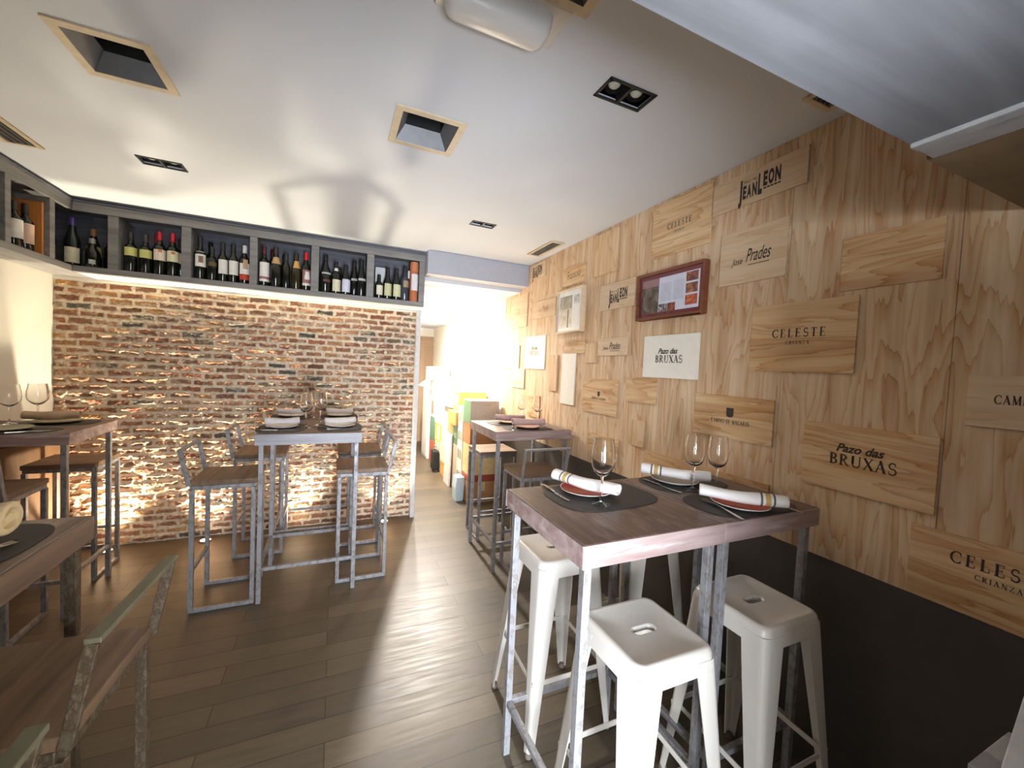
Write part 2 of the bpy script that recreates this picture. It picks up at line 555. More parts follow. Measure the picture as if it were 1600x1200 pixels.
def brick_wall():
    x0, x1, z0, z1 = XL, 0.728, 0.0, 2.046
    nx, nz = 660, 520
    X = np.linspace(x0, x1, nx)[None, :].repeat(nz, 0)
    Z = np.linspace(z0, z1, nz)[:, None].repeat(nx, 1)
    PW, PH = 0.152, 0.0555
    wob = (vnoise(nx, nz, 14, 10, 1)-0.5)*0.012
    row = np.floor((Z+wob)/PH).astype(int)
    rs = np.random.RandomState(5)
    off = rs.rand(60)*0.02+np.where(np.arange(60) % 2, PW/2, 0)
    ux = (X-x0+off[row])/PW
    colm = np.floor(ux).astype(int)
    # each brick
    nb = 60*24
    idx = np.clip(row, 0, 59)*24+np.clip(colm, 0, 23)
    depth = 0.0025+rs.rand(nb)*0.007
    tx, tz = (rs.rand(nb)-0.5)*0.16, (rs.rand(nb)-0.5)*0.30
    lx = (ux-colm-0.5)*PW
    lz = ((Z+wob)/PH-row-0.5)*PH
    e1 = (vnoise(nx, nz, 130, 100, 2)-0.5)*0.010+(vnoise(nx, nz, 300, 240, 3)-0.5)*0.004
    hw = PW/2-0.0075-rs.rand(nb)*0.006
    hh = PH/2-0.008-rs.rand(nb)*0.004
    dx = hw[idx]-np.abs(lx)+e1
    dz = hh[idx]-np.abs(lz)+e1
    d = np.minimum(dx, dz)
    m = np.clip(d/0.005+0.3, 0, 1); m = m*m*(3-2*m)
    rough = (vnoise(nx, nz, 90, 70, 4)-0.5)*0.008+(vnoise(nx, nz, 220, 170, 6)-0.5)*0.006+(vnoise(nx, nz, 400, 320, 8)-0.5)*0.003
    # rough patches where the faces are hacked and bulge
    patch = np.clip((vnoise(nx, nz, 6, 6, 9)*0.65+vnoise(nx, nz, 15, 14, 10)*0.35-0.38)/0.2, 0, 1)
    hack = np.abs(vnoise(nx, nz, 46, 66, 11)-0.5)*2
    hack2 = vnoise(nx, nz, 60, 95, 12)
    bulge = patch*(0.030*hack2-0.018*hack+np.clip(lz, -0.03, 0.03)*(0.1+1.7*rs.rand(nb)[idx]**1.5)*np.clip(vnoise(nx, nz, 30, 44, 21)*2.2-0.3, 0, 1.3))
    H = m*(depth[idx]+tx[idx]*lx*0.5+tz[idx]*lz*0.5*(0.4+patch))+rough*(0.45+m*0.5+patch*0.9)+bulge*(0.35+0.65*m)
    Y = YB+0.006-H
    co = np.stack([X, Y, Z], -1).reshape(-1, 3)
    # clay colours
    pal = np.array([srgb(*c)[:3] for c in ((156, 106, 82), (170, 124, 96), (146, 98, 76), (178, 136, 100), (138, 102, 82), (166, 126, 102), (130, 110, 94), (100, 97, 92), (188, 142, 98))])
    pr_ = np.array([.19, .18, .16, .12, .1, .1, .05, .04, .06])
    bc = pal[rs.choice(len(pal), nb, p=pr_)]*(0.62+0.36*rs.rand(nb, 1))
    mort = np.array(srgb(216, 200, 178)[:3])
    cc = bc[idx]*(0.8+0.4*vnoise(nx, nz, 180, 140, 13)[..., None])
    smear = np.clip((vnoise(nx, nz, 34, 40, 14)-0.62)/0.12, 0, 1)*0.55+patch*0.25
    mm = (m*(1-smear*vnoise(nx, nz, 200, 180, 15)))[..., None]
    cc = mort*(0.85+0.3*vnoise(nx, nz, 150, 120, 16)[..., None])*(1-mm)+cc*mm
    me = bpy.data.meshes.new('wall_brick')
    q = np.arange(nx*nz).reshape(nz, nx)
    F = np.stack([q[:-1, :-1], q[:-1, 1:], q[1:, 1:], q[1:, :-1]], -1).reshape(-1, 4)
    me.vertices.add(len(co)); me.vertices.foreach_set('co', co.ravel())
    me.loops.add(F.size); me.loops.foreach_set('vertex_index', F.ravel())
    me.polygons.add(len(F)); me.polygons.foreach_set('loop_start', np.arange(0, F.size, 4)); 
    me.update(calc_edges=True)
    at = me.color_attributes.new('clay', 'FLOAT_COLOR', 'POINT')
    at.data.foreach_set('color', np.concatenate([cc.reshape(-1, 3), np.ones((nx*nz, 1))], 1).ravel())
    me.materials.append(M['brick'])
    me.shade_smooth()
    o = bpy.data.objects.new('wall_brick', me)
    o['kind'] = 'structure'
    COL.objects.link(o)


brick_wall()

# door at the end of the corridor
d = thing('door_1', 'brown wooden door with moulded frame at the end of the bright corridor', 'door', (1.5, 7.95, 0))
del d['label']; del d['category']; d['kind'] = 'structure'
DW = pm(150, 124, 98)
MB().box(-0.06, 0.02, -0.04, 0.0, 0, 2.07).box(-0.06, 0.60, -0.04, 0, 2.0, 2.07).build('door_frame', DW, d, bevel=0.004)
MB().box(0.02, 0.60, -0.025, -0.001, 0.01, 2.0).build('door_leaf', pm(160, 134, 108), d)
MB().box(0.10, 0.5, -0.034, -0.025, 0.2, 0.95).box(0.10, 0.5, -0.034, -0.025, 1.05, 1.9).build('door_panel', pm(154, 128, 102), d, bevel=0.006)

# ------------------------------------------------------------------ ceiling fittings
def recessed(h, label, bulb):
    a, b, c, dd = h
    cx, cy = (a+b)/2, (c+dd)/2
    hx, hy = (b-a)/2, (dd-c)/2
    t = thing('recessed_light', label, 'ceiling light', (cx, cy, ZC), 0, 'square recessed ceiling lights')
    sq = lambda x, y, z: [(-x, -y, z), (x, -y, z), (x, y, z), (-x, y, z)]
    MB().rings([sq(hx+0.012, hy+0.012, 0.001), sq(hx+0.012, hy+0.012, -0.006), sq(hx-0.018, hy-0.018, -0.006), sq(hx-0.018, hy-0.018, 0.004)]).build('frame', M['tan_frame'], t)
    MB().rings([sq(hx-0.018, hy-0.018, -0.004), sq(hx-0.055, hy-0.050, 0.06)]).build('reflector', M['reflector'], t)
    MB().rings([sq(hx-0.055, hy-0.050, 0.06), sq(hx-0.055, hy-0.050, 0.19)], cap1=True).build('housing', M['black'], t)
    if bulb:
        MB().lathe([(0.0, 0.075), (0.014, 0.08), (0.02, 0.11), (0.014, 0.15), (0.012, 0.19)], 14).build('bulb', M['lampglass'], t, smooth=True)
    else:
        MB().box(-0.06, 0.06, -0.045, -0.02, 0.09, 0.115).box(-0.06, 0.06, 0.02, 0.045, 0.09, 0.115).build('lamp_holder', M['alu'], t, bevel=0.004)
    return t


recessed(HOLES[0], 'square recessed ceiling light with a bare bulb showing, at far left', True)
recessed(HOLES[1], 'square recessed ceiling light with cream rim near the middle of the ceiling', False)
recessed(HOLES[2], 'square recessed ceiling light cut by the top of the photo, beside the emergency light', False)


def twin(h, label):
    a, b, c, dd = h
    cx, cy, hx, hy = (a+b)/2, (c+dd)/2, (b-a)/2, (dd-c)/2
    t = thing('twin_spotlight', label, 'spotlight', (cx, cy, ZC), 0, 'black twin spotlights in the ceiling')
    mb = MB()
    mb.box(-hx-0.004, hx+0.004, -hy-0.004, -hy+0.006, -0.004, 0.002).box(-hx-0.004, hx+0.004, hy-0.006, hy+0.004, -0.004, 0.002)
    mb.box(-hx-0.004, -hx+0.006, -hy, hy, -0.004, 0.002).box(hx-0.006, hx+0.004, -hy, hy, -0.004, 0.002).box(-0.006, 0.006, -hy, hy, -0.003, 0.03)
    mb.box(-hx+0.004, hx-0.004, -hy+0.004, hy-0.004, 0.045, 0.05)
    mb.build('frame', M['black'], t)
    for s in (-1, 1):
        MB().lathe([(0.034, 0.01), (0.036, 0.03), (0.02, 0.045), (0.001, 0.045)], 20, (s*hx/2, 0, 0)).build('lamp_ring', M['black'], t, smooth=True)
        MB().lathe([(0.001, 0.012), (0.016, 0.014), (0.022, 0.02), (0.024, 0.042)], 16, (s*hx/2, 0, 0)).build('lamp', M['lampglass'], t, smooth=True)


twin(HOLES[3], 'black twin spotlight in the ceiling nearest the entrance soffit')
twin(HOLES[4], 'black twin spotlight in the ceiling at left above the bottle shelf corner')
twin(HOLES[5], 'small black twin spotlight in the ceiling near the corridor header')


def vent(x0, x1, y0, y1, label, along, fr=M['tan_frame']):
    t = thing('air_vent', label, 'vent', ((x0+x1)/2, (y0+y1)/2, ZC), 0, 'slotted ceiling vents')
    hx, hy = (x1-x0)/2, (y1-y0)/2
    mb = MB()
    q = 0.022
    mb.box(-hx, hx, -hy, -hy+q, -0.008, 0).box(-hx, hx, hy-q, hy, -0.008, 0).box(-hx, -hx+q, -hy+q, hy-q, -0.008, 0).box(hx-q, hx, -hy+q, hy-q, -0.008, 0)
    mb.build('frame', fr, t, bevel=0.002)
    mb = MB().box(-hx+q, hx-q, -hy+q, hy-q, -0.0015, -0.0005)
    mb.build('backing', M['black'], t)
    mb = MB()
    k = 4
    for i in range(k):
        if along == 'y':
            x = -hx+q+(i+0.5)*(2*hx-2*q)/k
            mb.box(x-0.006, x+0.002, -hy+q, hy-q, -0.007, -0.002)
        else:
            y = -hy+q+(i+0.5)*(2*hy-2*q)/k
            mb.box(-hx+q, hx-q, y-0.006, y+0.002, -0.007, -0.002)
    mb.build('slats', pm(92, 88, 84), t)


vent(1.556, 1.685, 2.87, 3.323, 'slotted ceiling vent beside the plywood wall near the corridor header', 'y')
vent(1.53, 1.68, 0.62, 0.972, 'slotted ceiling vent half hidden behind the entrance soffit', 'y')
vent(-1.56, -1.41, 2.45, 2.965, 'slotted ceiling vent at the far left above the side bottle shelf', 'y')

t = thing('emergency_light', 'clear rounded plastic emergency light on the ceiling at the top of the photo', 'emergency light', (0.40, 1.115, ZC))
MB().box(-0.17, 0.20, -0.075, 0.075, -0.008, 0).build('base_plate', M['white_metal'], t, bevel=0.004)


def rrect(hx, hy, r, z, n=8):
    pts = []
    for cx, cy, a in ((hx-r, hy-r, 0), (-hx+r, hy-r, PI/2), (-hx+r, -hy+r, PI), (hx-r, -hy+r, 1.5*PI)):
        for i in range(n):
            b = a+PI/2*i/(n-1)
            pts.append((cx+r*math.cos(b), cy+r*math.sin(b), z))
    return pts


MB().rings([rrect(0.155, 0.056, 0.03, -0.008), rrect(0.153, 0.054, 0.03, -0.035), rrect(0.146, 0.047, 0.03, -0.058), rrect(0.13, 0.03, 0.024, -0.068)], cap1=True).build('cover', M['cover'], t, smooth=True, angle=60)
MB().box(-0.12, 0.12, -0.02, 0.02, -0.028, -0.009).build('reflector', M['white_metal'], t)
mb = MB()
mb.bar((-0.11, 0, -0.04), (0.11, 0, -0.04), 0.014)
mb.build('tube', M['lampglass'], t, bevel=0.004)

# corridor downlights and floor uplights
for i, (x, y) in enumerate(((1.12, 5.3), (1.2, 6.9), (1.2, 4.45))):
    z = 2.24 if y >= 6.9 else 2.33
    t = thing('downlight', ('round lit downlight in the middle of the corridor ceiling', 'round lit downlight in the lowered ceiling by the corridor door', 'round lit downlight in the corridor ceiling right behind the header')[i], 'ceiling light', (x, y, z), 0, 'round corridor downlights')
    MB().lathe([(0.05, 0), (0.05, -0.008), (0.04, -0.008), (0.038, -0.001)], 20).build('rim', M['white_metal'], t, smooth=True)
    MB().lathe([(0.038, -0.003), (0.0005, -0.003)], 20).build('lens', M['lens_on'], t)
UL = ['lit floor uplight at the brick wall behind the leftmost bar stool', 'lit floor uplight at the brick wall by the left chairs of the middle table', 'lit floor uplight at the brick wall behind the middle table', 'lit floor uplight at the brick wall near its right end']
for x, lb in zip(UPS, UL):
    t = thing('floor_uplight', lb, 'floor light', (x, 3.975, 0), 0, 'floor uplights along the brick wall')
    MB().lathe([(0.042, 0), (0.042, 0.012), (0.036, 0.014), (0.033, 0.006)], 24).build('rim', M['alu'], t, smooth=True)
    MB().lathe([(0.033, 0.010), (0.02, 0.014), (0.0005, 0.015)], 24).build('lens', M['uplens'], t, smooth=True)

# ------------------------------------------------------------------ bottle shelves
YS = 3.80
ZB, ZT = 2.073, 2.545
ZI, ZO = 2.115, 2.487        # shelf board top and opening top
t = thing('bottle_shelf', 'long grey stained wooden bottle shelf of open cubbies above the brick wall', 'shelf', (0, YS, 0))
MB().box(-1.675, 0.745, 0, 0.285, ZB, ZI).build('bottom_board', M['shelf'], t, bevel=0.002)
MB().box(-1.675, 0.745, 0, 0.285, ZT-0.02, ZT).build('top_board', M['shelf'], t, bevel=0.002)
MB().box(-1.675, 0.745, -0.004, 0.016, ZO, ZT+0.004).build('top_rail', M['shelf'], t, bevel=0.002)
MB().box(-1.674, 0.750, -0.012, 0.28, ZT+0.004, ZT+0.016).build('cornice', M['shelf_back'], t)
MB().box(-1.675, 0.745, 0.268, 0.284, ZI, ZT-0.02).build('back_board', M['shelf_back'], t)
for a, b in ((-1.49, -1.432), (-1.073, -1.015), (-0.639, -0.587), (-0.203, -0.144), (0.236, 0.295), (0.692, 0.745)):
    MB().box(a, b, 0.0, 0.268, ZI, ZO).build('divider', M['shelf'], t, bevel=0.002)
MB().box(-1.66, 0.735, 0.02, 0.28, ZB-0.004, ZB-0.0005).build('underside_panel', M['wall_white'], t)
t = thing('bottle_shelf', 'grey stained wooden bottle shelf of open cubbies running along the left wall', 'shelf', (-1.675, 0, 0))
SH_Y = grainwood('grey stained wood lengthwise', 1, srgb(106, 102, 100), srgb(142, 138, 135), 0.6, 30)
MB().box(-0.228, -0.001, 1.2, YB-0.005, ZB, ZI).build('bottom_board', SH_Y, t, bevel=0.002)
MB().box(-0.228, -0.001, 1.2, YB-0.005, ZT-0.02, ZT).build('top_board', SH_Y, t, bevel=0.002)
MB().box(-0.016, 0.004, 1.2, YS-0.006, ZO, ZT+0.004).build('top_rail', SH_Y, t, bevel=0.002)
MB().box(-0.228, -0.0255, 1.2, YB-0.005, ZT+0.004, ZT+0.016).box(-0.0255, 0.012, 1.2, YS-0.014, ZT+0.004, ZT+0.016).build('cornice', M['shelf_back'], t)
MB().box(-0.228, -0.212, 1.2, YB-0.006, ZI, ZT-0.02).box(-0.212, -0.001, YB-0.022, YB-0.006, ZI, ZT-0.02).build('back_board', M['shelf_back'], t)
for a, b in ((1.9, 1.95), (2.32, 2.37), (2.74, 2.79), (3.187, 3.232), (3.566, 3.617)):
    MB().box(-0.212, 0, a, b, ZI, ZO).build('divider', SH_Y, t, bevel=0.002)

DKG = pm(22, 24, 18, 0.12)


def bottle(x, y, h, label, kind='bordeaux', glass=None, cap=(30, 28, 26), labels=(), z=ZI, face=-PI/2+0.35, r=None, group='wine bottles on the shelves'):
    r = r or (0.038 if kind == 'bordeaux' else 0.043)
    t = thing('wine_bottle', label, 'bottle', (x, y, z+0.0005), 0, group)
    if kind == 'bordeaux':
        pf = [(0.001, 0.0), (r*0.92, 0), (r, 0.006), (r, h*0.60), (r*0.93, h*0.64), (r*0.62, h*0.69), (0.0165, h*0.73), (0.0140, h*0.80), (0.0135, h*0.985), (0.012, h), (0.0005, h)]
    else:
        pf = [(0.001, 0.0), (r*0.92, 0), (r, 0.006), (r, h*0.46), (r*0.95, h*0.52), (r*0.78, h*0.61), (r*0.56, h*0.70), (0.0185, h*0.79), (0.0155, h*0.88), (0.0155, h*0.985), (0.0135, h), (0.0005, h)]
    MB().lathe(pf, 20).build('glass_body', glass or DKG, t, smooth=True, angle=50)
    if cap:
        k = 0.0152 if kind == 'bordeaux' else 0.0175
        zc = h*0.80 if kind == 'bordeaux' else h*0.83
        MB().lathe([(k+0.0008, zc), (k, h*0.99), (k*0.9, h+0.001), (0.0005, h+0.0015)], 16).build('capsule', pm(*cap, 0.35), t, smooth=True, angle=50)
    for (z0, z1, span, col) in labels:
        def rad(zz):
            for (r0, a), (r1, b) in zip(pf, pf[1:]):
                if a <= zz <= b and b > a:
                    return r0+(r1-r0)*(zz-a)/(b-a)
            return r
        zs = [z0+(z1-z0)*i/4 for i in range(5)]
        MB().lathe([(rad(q)+0.0009, q) for q in zs], 10, a0=face-span/2, a1=face+span/2).build('label', pm(*col, 0.6), t, smooth=True)
    return t


W = (226, 222, 214); CR = (220, 206, 170); YL = (204, 200, 120)
YBt = 3.86
# side shelf
bottle(-1.755, 3.405, 0.28, 'dark bottle with wide white label, left one in the side shelf cubby', labels=[(0.06, 0.17, 2.2, W)], face=-0.9)
bottle(-1.752, 3.493, 0.29, 'dark bottle with pale pink label beside the wooden wine box', labels=[(0.05, 0.17, 2.4, (222, 190, 168))], face=-0.9)
t = thing('wooden_wine_box', 'orange wooden wine box standing behind bottles in the left side shelf', 'box', (-1.81, 3.46, ZI))
MB().box(-0.03, 0.11, 0.082, 0.10, 0.001, 0.33).build('side_panel', grainwood('orange crate wood', 2, srgb(176, 104, 48), srgb(206, 136, 70), 0.6), t, bevel=0.002)
MB().box(-0.055, -0.03, -0.20, 0.10, 0.001, 0.33).build('back_panel', grainwood('dark orange crate wood', 2, srgb(140, 78, 36), srgb(168, 98, 48), 0.6), t, bevel=0.002)
bottle(-1.76, 3.13, 0.29, 'dark bottle with purple foil at the very left edge of the photo', cap=(80, 60, 140), labels=[(0.05, 0.15, 2.2, (90, 70, 130))], face=-0.9)
# corner cubby
bottle(-1.775, 3.745, 0.335, 'dark green tall bottle with yellow foil in the shelf corner', 'burgundy', cap=(196, 168, 70), face=-0.8, glass=pm(24, 44, 26, 0.12))
bottle(-1.700, YBt, 0.335, 'tall bottle with purple foil and cream label in the shelf corner', 'burgundy', cap=(88, 62, 140), labels=[(0.02, 0.125, 2.0, (226, 214, 184))], glass=pm(28, 36, 36, 0.12))
bottle(-1.612, 3.92, 0.285, 'dark bottle with tan label at the right of the corner cubby, rear', 'burgundy', cap=(150, 104, 70), labels=[(0.09, 0.16, 2.4, (170, 148, 104))])
bottle(-1.585, 3.835, 0.20, 'short dark decanter bottle with silver mark at the front of the corner cubby', 'burgundy', cap=(150, 150, 146), labels=[(0.02, 0.05, 0.8, (176, 176, 168))])
bottle(-1.528, 3.93, 0.25, 'dark bottle with plum foil against the first divider of the corner cubby', r=0.034, cap=(80, 40, 56))
# cubby two
bottle(-1.385, YBt, 0.29, 'left bottle of the pair with yellow green labels', cap=(42, 40, 40), labels=[(0.115, 0.175, 2.2, YL)])
bottle(-1.300, YBt, 0.285, 'right bottle of the pair with yellow green labels', cap=(58, 52, 50), labels=[(0.11, 0.17, 2.2, YL)])
bottle(-1.275, 3.985, 0.32, 'red foil bottle standing behind the yellow green labelled pair', cap=(150, 24, 36))
bottle(-1.218, YBt, 0.32, 'red foil bottle with cream label and an orange neck tag', cap=(190, 26, 40), labels=[(0.105, 0.185, 2.2, (228, 210, 190)), (0.165, 0.185, 0.6, (200, 120, 70))])
bottle(-1.140, YBt, 0.32, 'red foil bottle with cream label and no neck tag', cap=(190, 26, 40), labels=[(0.105, 0.185, 2.2, (226, 214, 178)), (0.16, 0.18, 0.6, (190, 110, 60))])
bottle(-1.175, 3.99, 0.32, 'red foil bottle partly hidden behind the bottle with cream label', cap=(140, 20, 30))
bottle(-1.115, 3.94, 0.30, 'dark bottle with square buff label at the right of the red foil bottles', cap=(36, 34, 32), labels=[(0.11, 0.19, 2.0, (222, 200, 150))])
# cubby three
bottle(-0.972, YBt, 0.325, 'bottle with white label bearing a small brown picture', cap=(30, 28, 28), labels=[(0.095, 0.21, 2.0, W), (0.125, 0.175, 0.8, (120, 80, 62))])
bottle(-0.935, 3.985, 0.32, 'dark bottle hidden behind the one with the picture label', cap=(26, 24, 24))
bottle(-0.896, YBt, 0.26, 'short dark bottle with faint gold print', r=0.036, cap=(40, 36, 30), labels=[(0.11, 0.14, 1.6, (96, 78, 40))])
bottle(-0.826, YBt, 0.30, 'slim bottle with white label, left of a matching pair', cap=(30, 30, 30), labels=[(0.06, 0.17, 2.2, W)], r=0.033)
bottle(-0.780, 3.985, 0.28, 'unlabelled dark bottle behind the slim white labelled pair', cap=(26, 26, 26))
bottle(-0.757, YBt, 0.30, 'slim bottle with white label, right of a matching pair', cap=(30, 30, 30), labels=[(0.06, 0.17, 2.2, W)], r=0.033)
bottle(-0.682, YBt, 0.305, 'bottle with white and red label and a tan neck tag', cap=(206, 204, 200), labels=[(0.075, 0.16, 2.2, W), (0.03, 0.075, 2.2, (190, 60, 40)), (0.115, 0.19, 0.9, (178, 140, 108))])
# cubby four
bottle(-0.548, YBt, 0.32, 'dark red foil bottle with white label banded pink at its foot', cap=(78, 26, 28), labels=[(0.075, 0.19, 2.2, W), (0.055, 0.075, 2.2, (150, 100, 104)), (0.035, 0.055, 2.2, W)])
bottle(-0.505, 3.985, 0.33, 'dark bottle with oxblood foil behind the pink banded label', cap=(70, 20, 24))
bottle(-0.464, YBt, 0.325, 'sparkling wine bottle with broad tan shoulder label', 'burgundy', cap=(54, 44, 36), labels=[(0.19, 0.245, 2.6, (190, 154, 104))])
bottle(-0.415, 3.985, 0.30, 'dark sparkling wine bottle behind the tan shoulder label', 'burgundy', cap=(40, 36, 30))
bottle(-0.390, YBt, 0.29, 'slender unlabelled dark bottle in the fourth cubby', cap=(44, 44, 50), r=0.03)
bottle(-0.316, YBt, 0.30, 'olive sparkling wine bottle with golden neck label', 'burgundy', r=0.038, cap=(50, 42, 24), labels=[(0.175, 0.235, 2.4, (206, 158, 84))], glass=pm(44, 38, 18, 0.15))
bottle(-0.242, YBt, 0.318, 'red foil bottle with two round white labels', r=0.0355, cap=(206, 34, 34), labels=[(0.06, 0.17, 2.2, (150, 104, 104)), (0.125, 0.155, 0.9, W), (0.09, 0.125, 1.2, W), (0.04, 0.06, 2.2, W)])
# cubby five
bottle(-0.094, YBt, 0.324, 'large dark bottle with narrow silver label, alone at the left of its cubby', 'burgundy', cap=(30, 28, 30), labels=[(0.155, 0.17, 2.0, (176, 176, 176)), (0.09, 0.11, 1.4, (96, 56, 48))], r=0.045)
bottle(-0.010, YBt, 0.275, 'bottle with white neck label and cream lower label', cap=(34, 32, 32), labels=[(0.195, 0.245, 2.6, W), (0.02, 0.12, 2.2, (216, 208, 180))])
bottle(0.020, 3.96, 0.25, 'short dark bottle with rounded top behind the white neck label', 'burgundy', cap=(30, 28, 28))
bottle(0.068, 3.845, 0.258, 'stout bottle with large bluish white label', 'burgundy', cap=(28, 26, 26), labels=[(0.02, 0.13, 2.4, (206, 208, 222))], r=0.036)
bottle(0.138, 3.90, 0.318, 'dark bottle with narrow silver label, left of a matching pair', 'burgundy', r=0.036, cap=(34, 32, 30), labels=[(0.135, 0.155, 2.2, (172, 170, 164))])
bottle(0.196, 3.855, 0.325, 'dark bottle with narrow silver label, right of a matching pair', 'burgundy', r=0.036, cap=(32, 30, 30), labels=[(0.135, 0.155, 2.2, (186, 186, 182))])
# cubby six
t = thing('white_gift_box', 'tall white gift box at the back of the right end cubby', 'box', (0.37, 3.99, ZI))
MB().box(-0.05, 0.05, -0.04, 0.04, 0.001, 0.30).build('box_body', pm(214, 214, 214), t, bevel=0.004)
MB().box(-0.0505, 0.0505, -0.0405, 0.0405, 0.24, 0.302).build('box_lid', pm(206, 206, 208), t, bevel=0.004)
bottle(0.346, YBt-0.01, 0.21, 'half size bottle with cream label in the right end cubby', cap=(34, 32, 30), labels=[(0.03, 0.115, 2.2, (216, 210, 186))], r=0.033)
bottle(0.419, YBt, 0.29, 'bottle with pale green label next to the half size bottle', 'burgundy', r=0.038, cap=(30, 28, 26), labels=[(0.03, 0.14, 2.2, (196, 192, 150))])
bottle(0.498, YBt, 0.29, 'bottle with pale green label next to the clear spirit bottle', 'burgundy', r=0.040, cap=(30, 28, 26), labels=[(0.03, 0.14, 2.2, (200, 200, 160))])
bottle(0.578, 3.89, 0.33, 'smoky clear spirit bottle with buff label beside the copper tube', glass=pm(70, 72, 78, 0.08), cap=(50, 48, 50), labels=[(0.13, 0.19, 1.6, (160, 140, 110))])
t = thing('gift_tube', 'copper coloured gift tube with white label at the shelf end', 'tube', (0.651, 3.835, ZI+0.0005))
CU = pm(176, 100, 64, 0.35)
MB().lathe([(0.001, 0), (0.0375, 0), (0.0375, 0.28), (0.001, 0.28)], 24).build('tube_body', CU, t, smooth=True)
MB().lathe([(0.0388, 0.275), (0.0388, 0.355), (0.036, 0.36), (0.001, 0.36)], 24).build('tube_lid', pm(190, 118, 80, 0.35), t, smooth=True)
MB().lathe([(0.0383, 0.10), (0.0383, 0.25)], 14, a0=-PI/2+0.35-1.1, a1=-PI/2+0.35+1.1).build('label', pm(214, 210, 210), t, smooth=True)

# ------------------------------------------------------------------ lettering
def text_mesh(body, size, xs=1.0, shear=0.0, offset=0.0, spacing=1.0):
    cu = bpy.data.curves.new('lettering', 'FONT')
    cu.body = body; cu.size = size; cu.shear = shear; cu.offset = offset; cu.space_character = spacing
    cu.align_x = 'LEFT'
    ob = bpy.data.objects.new('lettering', cu)
    COL.objects.link(ob)
    bpy.context.view_layer.update()
    me = bpy.data.meshes.new_from_object(ob.evaluated_get(bpy.context.evaluated_depsgraph_get()))
    vs = [(v.co.x*xs, v.co.y) for v in me.vertices]
    fs = [list(p.vertices) for p in me.polygons]
    bpy.data.objects.remove(ob); bpy.data.curves.remove(cu); bpy.data.meshes.remove(me)
    x0 = min(v[0] for v in vs); x1 = max(v[0] for v in vs)
    return [(x-x0, y) for x, y in vs], fs, x1-x0


def fit(body, width, height, **k):
    """2D text scaled into a box width x height (cap height), lower left at 0,0"""
    vs, fs, ww = text_mesh(body, 1.0, **k)
    y1 = max(v[1] for v in vs); y0 = min(0, min(v[1] for v in vs))
    return [(x*width/ww, y*height/y1) for x, y in vs], fs


# seriffed capitals drawn as strokes on a unit cap height
TK, TN = 0.19, 0.085


def arc(cx, cy, rx, ry, a0, a1, n=18):
    return [(cx+rx*math.cos(math.radians(a0+(a1-a0)*i/n)), cy+ry*math.sin(math.radians(a0+(a1-a0)*i/n))) for i in range(n+1)]


